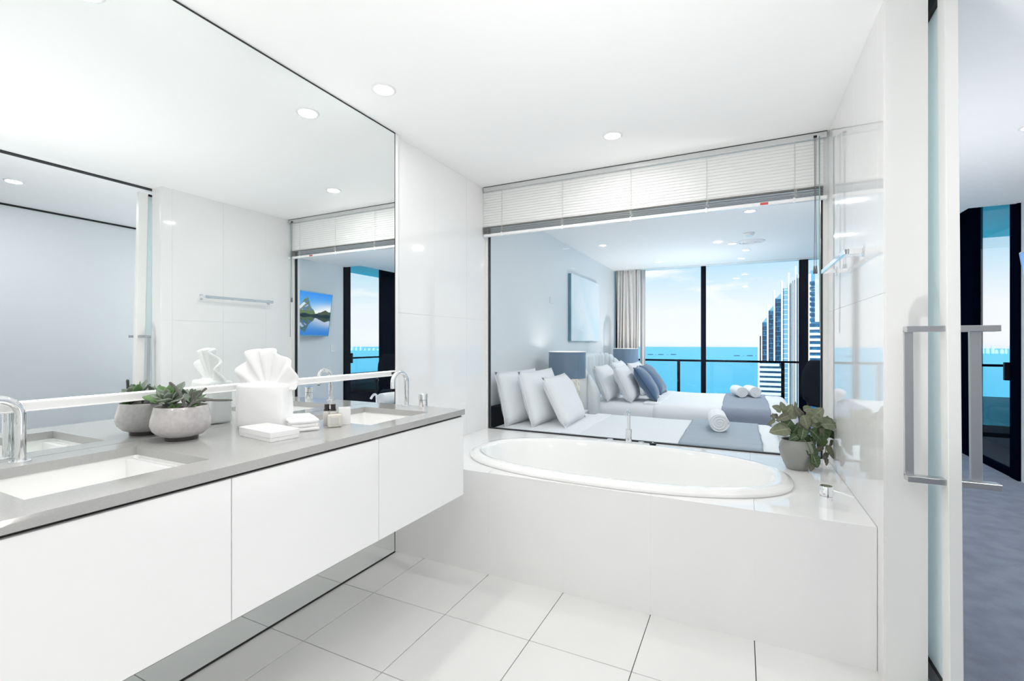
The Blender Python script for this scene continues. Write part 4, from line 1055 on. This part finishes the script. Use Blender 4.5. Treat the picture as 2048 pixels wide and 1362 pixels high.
towel_roll(-0.165, 3.98, 0.5255, 0.34, 0.068, math.radians(6), 'thick rolled white towel on the grey runner of the near bed')
towel_roll(-0.03, 6.02, 0.574, 0.30, 0.060, math.radians(15), 'rolled white towel on the double bed runner, left one of the pair', 'rolled towels on the double bed')
towel_roll(0.105, 6.08, 0.574, 0.30, 0.060, math.radians(15), 'rolled white towel on the double bed runner, right one of the pair', 'rolled towels on the double bed')

# ---- bedside tables and lamps
def nightstand(x, y, label, wy):
    t = thing('bedside_table', label, 'table', (x, y, 0.004), 0, 'bedside tables')
    obj('body', newbox(x-0.22, x+0.20, y-wy, y+wy, 0.10, 0.47, 0.004, 1), 'upholstery', t)
    obj('table_top', newbox(x-0.225, x+0.215, y-wy-0.005, y+wy+0.005, 0.4705, 0.49, 0.003, 1), 'white_gloss', t)
    for z in (0.12, 0.30):
        d = obj('drawer', newbox(x+0.2005, x+0.213, y-wy+0.01, y+wy-0.01, z, z+0.16, 0.002, 1), 'white_gloss', t)
        obj('knob', newbox(x+0.2132, x+0.228, y-0.03, y+0.03, z+0.075, z+0.085, 0.002, 1), 'chrome', d)
    for a in (-0.19, 0.17):
        for b in (-wy+0.03, wy-0.03): obj('leg', newbox(x+a-0.015, x+a+0.015, y+b-0.015, y+b+0.015, 0.004, 0.10), 'wood_dark', t)
nightstand(-1.66, 4.625, 'narrow white bedside table between the two beds', 0.145)
nightstand(-1.66, 7.15, 'white bedside table beside the curtain at the far side of the double bed', 0.24)
def lamp(x, y, label):
    t = thing('table_lamp', label, 'lamp', (x, y, 0.49), 0, 'lamps on the bedside tables')
    Z0 = 0.34; Z1 = 0.61; r = 0.190
    bm = bmesh.new(); lathe(bm, [(r, Z0), (r, Z1), (r-0.002, Z1), (r-0.002, Z0)], 64, close=False); A = bm
    A.faces.ensure_lookup_table(); obj('lamp_shade', bm, 'shade_blue', t, local=True, smooth='auto')
    bm = bmesh.new(); lathe(bm, [(r-0.0025, Z0+0.001), (r-0.0025, Z1-0.001)], 64, close=False); obj('shade_lining', bm, 'shade_lining', t, local=True, smooth=True)
    bm = bmesh.new(); lathe(bm, [(r+0.0008, Z1-0.004), (r+0.001, Z1+0.002), (r-0.004, Z1+0.002), (r-0.004, Z1-0.004)], 64, close=False); obj('shade_rim', bm, 'shade_lining', t, local=True, smooth=True)
    bm = bmesh.new(); lathe(bm, [(0, 0), (0.095, 0), (0.095, 0.012), (0.085, 0.016), (0, 0.016)], 40); obj('base', bm, 'lattice_cream', t, local=True, smooth='auto')
    def rad(z): return 0.078+0.052*math.sin(PI*min(1, (z-0.016)/0.36))**0.8 if z > 0.016 else 0.078
    bm = bmesh.new()
    for sg in (-1, 1):
        for k in range(11):
            P = []
            for q in range(15):
                z = 0.016+0.315*q/14; a = 2*PI*k/11+sg*q*0.13; P.append((rad(z)*math.cos(a), rad(z)*math.sin(a), z))
            tube(bm, P, 0.0042, 5)
    for z in (0.12, 0.22, 0.325):
        P = [(rad(z)*math.cos(2*PI*k/30), rad(z)*math.sin(2*PI*k/30), z) for k in range(31)]; tube(bm, P, 0.004, 5, caps=False)
    obj('lattice_body', bm, 'lattice_cream', t, local=True, smooth=True)
    bm = bmesh.new(); lathe(bm, [(0, 0.016), (0.012, 0.016), (0.012, 0.40), (0.018, 0.405), (0.018, 0.44), (0, 0.44)], 16); obj('lamp_stem', bm, 'aluminium', t, local=True, smooth='auto')
    bm = bmesh.new(); lathe(bm, [(0, 0.44), (0.015, 0.445), (0.030, 0.48), (0.028, 0.505), (0, 0.525)], 20); obj('light_bulb', bm, 'lens_glow', t, local=True, smooth=True)
    ld = bpy.data.lights.new('bulb_light', 'POINT'); ld.energy = LAMP_TABLE; ld.shadow_soft_size = 0.03; ld.color = (1, 0.97, 0.92)
    lo = bpy.data.objects.new('bulb_light', ld); C.objects.link(lo); lo.parent = t; lo.location = (0, 0, 0.53)
    bm = bmesh.new()
    for k in range(3):
        a = 2*PI*k/3; tube(bm, [(0.012*math.cos(a), 0.012*math.sin(a), 0.43), (0.1885*math.cos(a), 0.1885*math.sin(a), Z0+0.02)], 0.002, 5)
    obj('shade_spider', bm, 'aluminium', t, local=True)
lamp(-1.62, 4.605, 'table lamp with blue-grey drum shade and pale lattice base between the beds')
lamp(-1.62, 7.32, 'table lamp with blue-grey drum shade beside the beige curtain')

# ---- fill uplighters added out of view to brighten the ceilings
def uplighter(x, y, label, power):
    t = thing('fill_uplighter', label, 'lamp', (x, y, 0.004 if y > 3 else 0.0005))
    bm = bmesh.new(); lathe(bm, [(0, 0), (0.085, 0), (0.085, 0.150), (0.080, 0.150), (0.080, 0.128), (0, 0.126)], 36); obj('can', bm, 'white_gloss', t, local=True, smooth='auto')
    bm = bmesh.new(); lathe(bm, [(0.092, 0), (0.092, 0.010), (0.0855, 0.012)], 36, close=False); obj('foot_ring', bm, 'black_plastic', t, local=True, smooth='auto')
    ld = bpy.data.lights.new('fill_uplight', 'AREA'); ld.shape = 'DISK'; ld.size = 0.14; ld.energy = power; ld.color = (1, 0.99, 0.975); ld.spread = math.radians(124 if y < 3 else 136)
    lo = bpy.data.objects.new('fill_uplight', ld); C.objects.link(lo); lo.parent = t; lo.location = (0, 0, 0.140); lo.rotation_euler = (PI, 0, 0)
uplighter(1.0, 3.56, 'added white fill uplighter behind the right tiled wall in the bedroom, outside the frame', FILL_FLOOR)
uplighter(-0.05, 0.98, 'added white fill uplighter on the bathroom tiles in front of the camera, outside the frame', FILL_UP)
uplighter(-0.55, 7.15, 'added white fill uplighter hidden behind the double bed at the sea window', FILL_FAR)
# ---- canvas, switch, curtain
t = thing('canvas_print', 'pale blue canvas print hung on the bedroom wall above the beds', 'picture', (BX, 6.12, 1.63))
obj('canvas', newbox(BX+0.0405, BX+0.042, 5.49, 6.75, 1.213, 2.046), 'canvas_pale', t)
bm = bmesh.new(); box(bm, BX+0.002, BX+0.040, 5.49, 6.75, 1.213, 2.046); obj('stretcher', bm, 'canvas_side', t, label='teal-painted canvas edge')
bm = bmesh.new(); rb = random.Random(5)
for k in range(9):
    y = rb.uniform(5.9, 6.6); z = rb.uniform(1.55, 1.78); a = rb.uniform(-0.5, 0.5)
    c = Vector((BX+0.0424, y, z)); L = rb.uniform(0.03, 0.09)
    vs = [bm.verts.new(c+Vector((0, L*math.cos(a)*s1-0.018*math.sin(a)*s2, L*math.sin(a)*s1+0.018*math.cos(a)*s2))) for s1, s2 in ((-1, 0), (0, -0.6), (1, 0), (0, 0.6))]
    bm.faces.new(vs)
obj('brush_strokes', bm, 'white_frame', t)
t = thing('light_switch', 'small pale switch plate on the bed-head wall left of the canvas print', 'switch', (BX, 4.93, 1.67))
obj('plate', newbox(BX+0.0002, BX+0.008, 4.87, 4.99, 1.635, 1.705, 0.002, 1), 'paint_bedroom', t); obj('rocker', newbox(BX+0.0082, BX+0.011, 4.90, 4.96, 1.650, 1.690, 0.001, 1), 'paint_bedroom', t)
t = thing('light_switch', 'small white switch plate on the hall wall below the television', 'switch', (HX, 5.30, 1.10))
obj('plate', newbox(HX-0.008, HX-0.0002, 5.26, 5.34, 1.04, 1.16, 0.002, 1), 'white_gloss', t); obj('rocker', newbox(HX-0.011, HX-0.0082, 5.285, 5.315, 1.07, 1.13, 0.001, 1), 'white_gloss', t)

cu = thing('curtain', 'beige floor-length curtain gathered at the left end of the sea window', 'curtain', (-1.64, 7.82, 0.02))
def cfold(u, v):
    x = -1.885+0.385*u; a = u*2*PI*7.5
    amp = 0.030+0.014*math.sin(u*23+1.0)
    y = 7.80+amp*math.sin(a+0.8*math.sin(v*2.2+u*5))*(0.75+0.35*v)+0.012*math.sin(u*41+v*3)
    return Vector((x+0.012*math.sin(v*3+u*9), y, CEIL-0.012-(CEIL-0.04)*v))
bm = bmesh.new(); grid(bm, cfold, 130, 24); bmesh.ops.recalc_face_normals(bm, faces=bm.faces); bmesh.ops.solidify(bm, geom=list(bm.faces), thickness=0.003); obj('curtain_panel', bm, 'curtain_linen', cu, smooth=True)
def cf2(u, v): return Vector((-1.50+0.085*u, 7.85+0.012*math.sin(u*9+v), CEIL-0.012-(CEIL-0.04)*v))
bm = bmesh.new(); grid(bm, cf2, 24, 8); bmesh.ops.recalc_face_normals(bm, faces=bm.faces); bmesh.ops.solidify(bm, geom=list(bm.faces), thickness=0.003); obj('lining_panel', bm, 'curtain_sheer', cu, smooth=True)
obj('curtain_track', newbox(-1.90, 1.77, 7.79, 7.83, CEIL-0.011, CEIL-0.001), 'white_frame', cu)

# ---- ceiling diffuser, smoke detector
t = thing('air_diffuser', 'round white air diffuser in the bedroom ceiling', 'vent', (0.10, 6.25, CEIL))
for r0, r1, z in ((0.150, 0.128, -0.008), (0.118, 0.092, -0.012), (0.082, 0.050, -0.015)):
    bm = bmesh.new(); lathe(bm, [(r0, 0), (r0, -0.004), (r1, z), (r1-0.003, z+0.002), (r1-0.003, 0)], 48, close=False); obj('ring', bm, 'vent_white', t, local=True, smooth='auto')
bm = bmesh.new(); lathe(bm, [(0.042, 0), (0.040, -0.016), (0, -0.018)], 32, close=False); obj('centre_disc', bm, 'vent_white', t, local=True, smooth='auto')
t = thing('smoke_detector', 'small white smoke detector on the bedroom ceiling', 'detector', (0.075, 5.75, CEIL))
bm = bmesh.new(); lathe(bm, [(0.055, 0), (0.055, -0.012), (0.045, -0.020)], 32, close=False); obj('base', bm, 'vent_white', t, local=True, smooth='auto')
bm = bmesh.new(); lathe(bm, [(0.045, -0.020), (0.038, -0.034), (0, -0.036)], 32, close=False); obj('cover', bm, 'white_gloss', t, local=True, smooth='auto')

# ---- television on an arm
tv = thing('television', 'wall-mounted television showing a mountain reflected in a lake', 'television', (1.935, 4.62, 1.60))
dirv = Vector((1.99-1.78, 5.17-4.10, 0)).normalized()       # along the screen, away from camera
nrm = Vector((-dirv.y, dirv.x, 0))                          # towards the room
tilt = math.radians(7)
tv.rotation_euler = (0, 0, 0)
upv = (Vector((0, 0, 1))*math.cos(tilt)+nrm*math.sin(tilt)); nr2 = (nrm*math.cos(tilt)-Vector((0, 0, 1))*math.sin(tilt))
Mtv = Matrix((dirv, nr2, upv)).transposed().to_4x4()
TW, THH = 1.10, 0.63
bm = newbox(-TW/2, TW/2, -0.035, -0.002, -THH/2, THH/2, 0.004, 2); bm.transform(Mtv); obj('housing', bm, 'black_plastic', tv, local=True)
bm = bmesh.new(); e_ = 0.010
box(bm, -TW/2-0.002, -TW/2+e_, -0.012, 0.003, -THH/2, THH/2); box(bm, TW/2-e_, TW/2+0.002, -0.012, 0.003, -THH/2, THH/2)
box(bm, -TW/2+e_, TW/2-e_, -0.012, 0.003, THH/2-e_, THH/2+0.002); box(bm, -TW/2+e_, TW/2-e_, -0.012, 0.003, -THH/2-0.002, -THH/2+e_*1.6)
bm.transform(Mtv); obj('bezel', bm, 'tv_bezel', tv, local=True)
def screen_colour(s, t_):
    """s runs 0..1 from the near end to the far end of the screen, t_ 0..1 bottom to top"""
    def sky(h, s):
        c = [0.02+0.20*(1-h), 0.26+0.32*(1-h), 0.85]
        cl = max(0, math.exp(-((h-0.30)/0.22)**2)*(s-0.45)*1.9)+max(0, math.exp(-((h-0.12)/0.13)**2)*0.8)
        cl = min(1, cl); return [a*(1-cl)+0.92*cl for a in c]
    mir = t_ < 0.46; h = (t_-0.46)/0.54 if not mir else (0.46-t_)/0.46*0.92
    pk = 0.50; col = sky(h, s)
    left = 0.80*(1-max(0, (pk-s))/0.26) if s < pk else 0.80*(1-(s-pk)/0.20)+0.06*math.sin(s*40)
    if s < pk: left += 0.035*math.sin(s*60)
    if h < left:
        snow = 0.5+0.5*math.sin(s*55-h*22)
        if s < pk-0.02+0.05*math.sin(h*18): col = [0.75, 0.80, 0.88] if snow > 0.45 else [0.18, 0.24, 0.22]
        else: col = [0.10, 0.20, 0.32] if snow > 0.5 else [0.14, 0.20, 0.10]
        if h < 0.22: col = [0.13, 0.18, 0.05]
    lh = 0.40*max(0, 1-s/0.36)
    if h < lh: col = [0.01, 0.05, 0.10]
    rh = 0.24*max(0, min(1, (s-0.66)/0.16))*(1+0.15*math.sin(s*37))
    if h < rh: col = [0.06, 0.065, 0.02]
    if h < 0.075+0.025*math.sin(s*29)+0.01*math.sin(s*90): col = [0.006, 0.006, 0.004]
    if mir: col = [col[0]*0.55, col[1]*0.62, col[2]*0.75]
    return col
nx_, nz_ = 120, 80
bm = bmesh.new(); lay = bm.loops.layers.float_color.new('picture')
VV = [[bm.verts.new((-TW/2+e_+(TW-2*e_)*i/nx_, 0.0, -THH/2+e_+(THH-2*e_)*j/nz_)) for j in range(nz_+1)] for i in range(nx_+1)]
for i in range(nx_):
    for j in range(nz_):
        f = bm.faces.new((VV[i][j], VV[i+1][j], VV[i+1][j+1], VV[i][j+1]))
        col = screen_colour((i+0.5)/nx_, (j+0.5)/nz_)
        for lp in f.loops: lp[lay] = (*col, 1)
bm.transform(Mtv)
m = bpy.data.materials.new('tv_picture'); m.use_nodes = True; M['tv_picture'] = m; t_ = m.node_tree; b_ = t_.nodes['Principled BSDF']
at = N(t_, 'ShaderNodeAttribute'); at.attribute_name = 'picture'; b_.inputs['Base Color'].default_value = (0.005, 0.005, 0.005, 1); b_.inputs['Roughness'].default_value = 0.25
t_.links.new(at.outputs['Color'], b_.inputs['Emission Color']); b_.inputs['Emission Strength'].default_value = 1.0
obj('screen', bm, 'tv_picture', tv, local=True)
c0 = Vector((1.935, 4.62, 1.60))
bm = bmesh.new(); tube(bm, [Vector((HX-0.02, 4.85, 1.6))-c0, Vector((2.00, 4.62, 1.6))-c0, -nr2*0.036], 0.018, 8); obj('wall_arm', bm, 'black_plastic', tv, local=True)
obj('wall_bracket', newbox(HX-0.02, HX-0.0003, 4.75, 4.95, 1.5, 1.7, 0.003, 1), 'black_plastic', tv)

# ---- office chair in front of the sea window
ch = thing('office_chair', 'black high-backed swivel chair beyond the foot of the beds', 'chair', (0.77, 5.12, 0.004), math.radians(-36))
def back_pt(u, v):
    a = -1+2*u; z = 0.60+0.44*v; wd = 0.22*(1-0.30*max(0, (v-0.55)/0.45)**2.2)*(1-0.30*max(0, (0.30-v)/0.30)**1.6)
    return Vector((wd*a, -0.20-0.03*math.sin(v*PI)+0.055*a*a, z))
bm = bmesh.new(); grid(bm, back_pt, 16, 16); bmesh.ops.recalc_face_normals(bm, faces=bm.faces); bmesh.ops.solidify(bm, geom=list(bm.faces), thickness=0.055)
o = obj('backrest', bm, 'black_fabric', ch, local=True, smooth=True); md = o.modifiers.new('soft', 'SUBSURF'); md.levels = 1; md.render_levels = 1
bm = bmesh.new(); soft(bm, -0.20, 0.20, -0.19, 0.21, 0.44, 0.53, 0.04, 4, 4, 0.003, 3); obj('seat', bm, 'black_fabric', ch, local=True, smooth=True)
bm = bmesh.new(); tube(bm, [(0, -0.16, 0.46), (0, -0.25, 0.50), (0, -0.255, 0.62)], 0.022, 8); obj('back_bar', bm, 'black_plastic', ch, local=True)
for sg in (-1, 1):
    bm = bmesh.new(); tube(bm, [(sg*0.18, 0.05, 0.45), (sg*0.245, 0.03, 0.47), (sg*0.245, 0.0, 0.65), (sg*0.245, 0.14, 0.67)], 0.014, 8); tube(bm, [(sg*0.245, -0.05, 0.668), (sg*0.245, 0.15, 0.672)], 0.022, 8); obj('armrest', bm, 'black_plastic', ch, local=True, smooth=True)
bm = bmesh.new(); lathe(bm, [(0, 0.12), (0.028, 0.12), (0.028, 0.30), (0.02, 0.30), (0.02, 0.44), (0, 0.44)], 18); obj('gas_lift', bm, 'chrome', ch, local=True, smooth='auto')
for k in range(5):
    a = 2*PI*k/5+0.3; bm = bmesh.new(); tube(bm, [(0, 0, 0.12), (0.14*math.cos(a), 0.14*math.sin(a), 0.105), (0.25*math.cos(a), 0.25*math.sin(a), 0.075)], [0.022, 0.018, 0.013], 8); lg = obj('leg', bm, 'chrome', ch, local=True, smooth=True)
    bm = bmesh.new(); c_ = Vector((0.25*math.cos(a), 0.25*math.sin(a), 0.029)); tube(bm, [c_+Vector((-0.018*math.sin(a), 0.018*math.cos(a), 0)), c_-Vector((-0.018*math.sin(a), 0.018*math.cos(a), 0))], 0.028, 14); obj('caster', bm, 'black_plastic', lg, local=True)

# ================================================================ OUTSIDE: TOWER, LOW BLOCK, SKYLINE, SHIPS
def at(u, v, D):   # ground point helper: pixel column/row of the 2048x1362 frame at forward distance D
    a = (u-1024)/937.0; b = (684-v)/937.0
    return Vector((-math.sin(TH)*D+a*math.cos(TH)*D, math.cos(TH)*D+a*math.sin(TH)*D, 1.2+b*D))
D0 = 315.0; FH = 3.2; SEA = -88
PHI = math.atan((1506-1024)/937.0)
tr = bpy.data.objects.new('apartment_tower', None); C.objects.link(tr); tr.location = at(1506, 684, D0); tr.location.z = SEA
tag(tr, 'stepped white and blue glass tower rising beyond the balcony', 'building')
RD = D0/math.cos(PHI)
def tw_x(u): return RD*math.tan(math.atan((u-1024)/937.0)-PHI)
def tw_z(v, u=1560): return 1.2+(684-v)/937.0*(D0-tw_x(u)*math.sin(PHI))-SEA
def tbox(bm, u0, u1, v0, v1, d0, d1):   # v0 top row, v1 bottom row; d = depth behind the tower face
    z1 = tw_z(v0, (u0+u1)/2); z0 = tw_z(v1, (u0+u1)/2) if v1 is not None else 0.0
    return box(bm, tw_x(u0), tw_x(u1), d0, d1, z0, z1)
tr.rotation_euler = (0, 0, TH-PHI)
for u0, u1, v0, d in ((1515.8, 1519.2, 664, -3), (1522.0, 1524.3, 645, -1.5), (1533.8, 1536.8, 605.5, -2), (1547.0, 1550.0, 581, -2), (1562.0, 1565.2, 562, -2), (1575.4, 1578.6, 546, -2), (1589.8, 1592.6, 533, -2)):
    bm = bmesh.new(); tbox(bm, u0, u1, v0, None, d, 8); obj('fin', bm, 'tower_white', tr, local=True)
for u0, u1, v0, gm in ((1519.2, 1522.0, 672, 'tower_dark'), (1524.3, 1533.8, 645, 'tower_glass'), (1536.8, 1547.0, 622, 'tower_glass'), (1550.0, 1562.0, 598, 'tower_glass'), (1565.2, 1575.4, 577, 'tower_glass_pale'), (1578.6, 1589.8, 566, 'tower_white'), (1592.6, 1622, 548, 'tower_white')):
    bm = bmesh.new(); tbox(bm, u0, u1, v0, None, 0.2, 20); obj('bay', bm, gm, tr, local=True)
    if gm == 'tower_glass':
        # rounded stepped crown of the bay
        xm0, xm1 = tw_x(u0), tw_x(u1); zt = tw_z(v0); bm = bmesh.new()
        for k in range(6):
            f0, f1 = k/6, (k+1)/6; hh = (v0-(v0-9*math.sin(PI/2*f1)))/937*D0
            box(bm, xm0+(xm1-xm0)*f0, xm1, 0.2, 12, zt+(hh*(k/6)), zt+hh*((k+1)/6)+0.3)
        obj('crown', bm, 'tower_glass_pale', tr, local=True)
        n = 0; z = zt-FH*0.6
        while z > tw_z(790) and n < 40:
            bm = bmesh.new(); box(bm, xm0, xm1, -0.5, 0.2, z-0.45, z); obj('floor_band', bm, 'tower_slab', tr, local=True)
            if n % 1 == 0:
                bm = bmesh.new()
                for q in range(3):
                    xa = xm0+(xm1-xm0)*(0.08+0.32*q); 
                    if rb.random() < 0.72: box(bm, xa, xa+(xm1-xm0)*0.2, 0.0, 0.19, z-FH+0.25, z-0.75)
                if len(bm.verts): obj('window', bm, 'tower_dark', tr, local=True)
                else: bm.free()
            z -= FH; n += 1
# pale stair bay glazing bars and the striped bays
z = tw_z(580)
bm = bmesh.new()
while z > tw_z(800): box(bm, tw_x(1565.4), tw_x(1575.2), 0.05, 0.2, z-0.35, z); z -= FH
obj('glazing_bars', bm, 'tower_white', tr, local=True)
for u, v0 in ((1575.0, 575), (1579.4, 570), (1582.0, 566), (1585.2, 562), (1588.6, 560), (1594.2, 556), (1597.0, 556)):
    bm = bmesh.new(); tbox(bm, u, u+1.0, v0, None, -0.3, 0.2); obj('groove', bm, 'tower_dark', tr, local=True)
# banded lower wing in front
for k in range(8):
    v = 722+9.55*k
    bm = bmesh.new(); tbox(bm, 1519.5, 1562+(0 if k else -4), v+4.6, v+9.5, -6, 0.1); obj('balcony_band', bm, 'tower_white', tr, local=True)
    bm = bmesh.new(); tbox(bm, 1519.5, 1562, v, v+4.6, -3.5, 0.1); obj('balcony_glass', bm, 'tower_glass', tr, local=True)
# right wing of curved balconies
for k in range(15):
    v = 566+10.2*k
    bm = bmesh.new(); lathe(bm, [(0, 0), (1.35, 0), (1.35, 1.7), (0, 1.7)], 16, (tw_x(1624), -0.3, tw_z(v+5.5)), sx=1, sy=1.2); obj('curved_balcony', bm, 'tower_glass', tr, local=True, smooth='auto')
bm = bmesh.new(); tbox(bm, 1622, 1630, 540, None, 0.2, 18); obj('bay', bm, 'tower_glass_pale', tr, local=True)

lb = bpy.data.objects.new('banded_block', None); C.objects.link(lb); lb.location = at(1650, 684, 240); lb.location.z = SEA; lb.rotation_euler = (0, 0, TH-math.atan((1620-1024)/937.0))
tag(lb, 'lower blue-banded apartment block right of the thick black window post', 'building')
def lx(u): return (u-1650)/937.0*240
def lz(v): return 1.2+(684-v)/937.0*240-SEA
bm = bmesh.new(); box(bm, lx(1624), lx(1690), 0, 16, 0, lz(647)); obj('body', bm, 'tower_glass', lb, local=True)
for k in range(12):
    v = 654+11.5*k
    bm = bmesh.new(); box(bm, lx(1624), lx(1690), -1.0, 0, lz(v+5), lz(v)); obj('balcony_band', bm, 'tower_white', lb, local=True)
bm = bmesh.new(); box(bm, lx(1626), lx(1680), 2, 12, lz(647), lz(643)); obj('roof_plant', bm, 'tower_slab', lb, local=True)

rk = random.Random(21)
ORD = ('first', 'second', 'third', 'fourth', 'fifth', 'sixth', 'seventh', 'eighth', 'ninth', 'tenth')
def skyline(bearing, D, hgt, wd, label):
    y = D/math.sqrt(1+bearing**2); x = bearing*y
    t = bpy.data.objects.new('distant_tower', None); C.objects.link(t); t.location = (x, y, SEA)
    tag(t, label, 'building', 'far shore skyline')
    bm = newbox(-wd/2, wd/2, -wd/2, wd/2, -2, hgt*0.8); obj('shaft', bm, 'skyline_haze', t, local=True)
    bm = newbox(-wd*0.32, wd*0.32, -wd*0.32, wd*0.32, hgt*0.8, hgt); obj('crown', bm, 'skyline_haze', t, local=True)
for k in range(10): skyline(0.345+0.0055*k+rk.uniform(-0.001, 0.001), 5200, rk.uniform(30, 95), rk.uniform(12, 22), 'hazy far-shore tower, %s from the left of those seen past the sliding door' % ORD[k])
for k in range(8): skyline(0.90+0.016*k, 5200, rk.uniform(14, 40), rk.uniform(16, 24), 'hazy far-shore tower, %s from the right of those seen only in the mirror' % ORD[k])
def ship(u, v, L, k, label):
    D = 89.2/((v-684)/937.0); p = at(u, v, D)
    t = thing('cargo_ship', label, 'ship', (p.x, p.y, SEA), TH+0.05*k, 'ships below the horizon')
    h = L*0.09
    bm = bmesh.new(); prism(bm, [(-L/2, -L*0.07), (L*0.40, -L*0.07), (L/2, 0), (L*0.40, L*0.07), (-L/2, L*0.07)], -1, h); obj('hull', bm, 'ship_hull', t, local=True)
    obj('bridge', newbox(-L*0.44, -L*0.28, -L*0.05, L*0.05, h, h+L*0.10), 'ship_deck', t, local=True)
    for q in range(3): obj('hatch', newbox(-L*0.2+q*L*0.18, -L*0.06+q*L*0.18, -L*0.045, L*0.045, h, h+L*0.03), 'ship_hull', t, local=True)
for k, (u, L) in enumerate(((1301, 40), (1311.5, 14), (1322, 40), (1335, 14), (1347, 42))): ship(u, 709.5, L, k, 'tiny dark ship below the horizon, %s from the curtain, left of the black mullion' % ORD[k])
for k, (u, L) in enumerate(((1474, 40), (1487.5, 14), (1500, 42), (1512, 14))): ship(u, 712, L, k, 'tiny dark ship below the horizon, %s from the black mullion, left of the tower' % ORD[k])
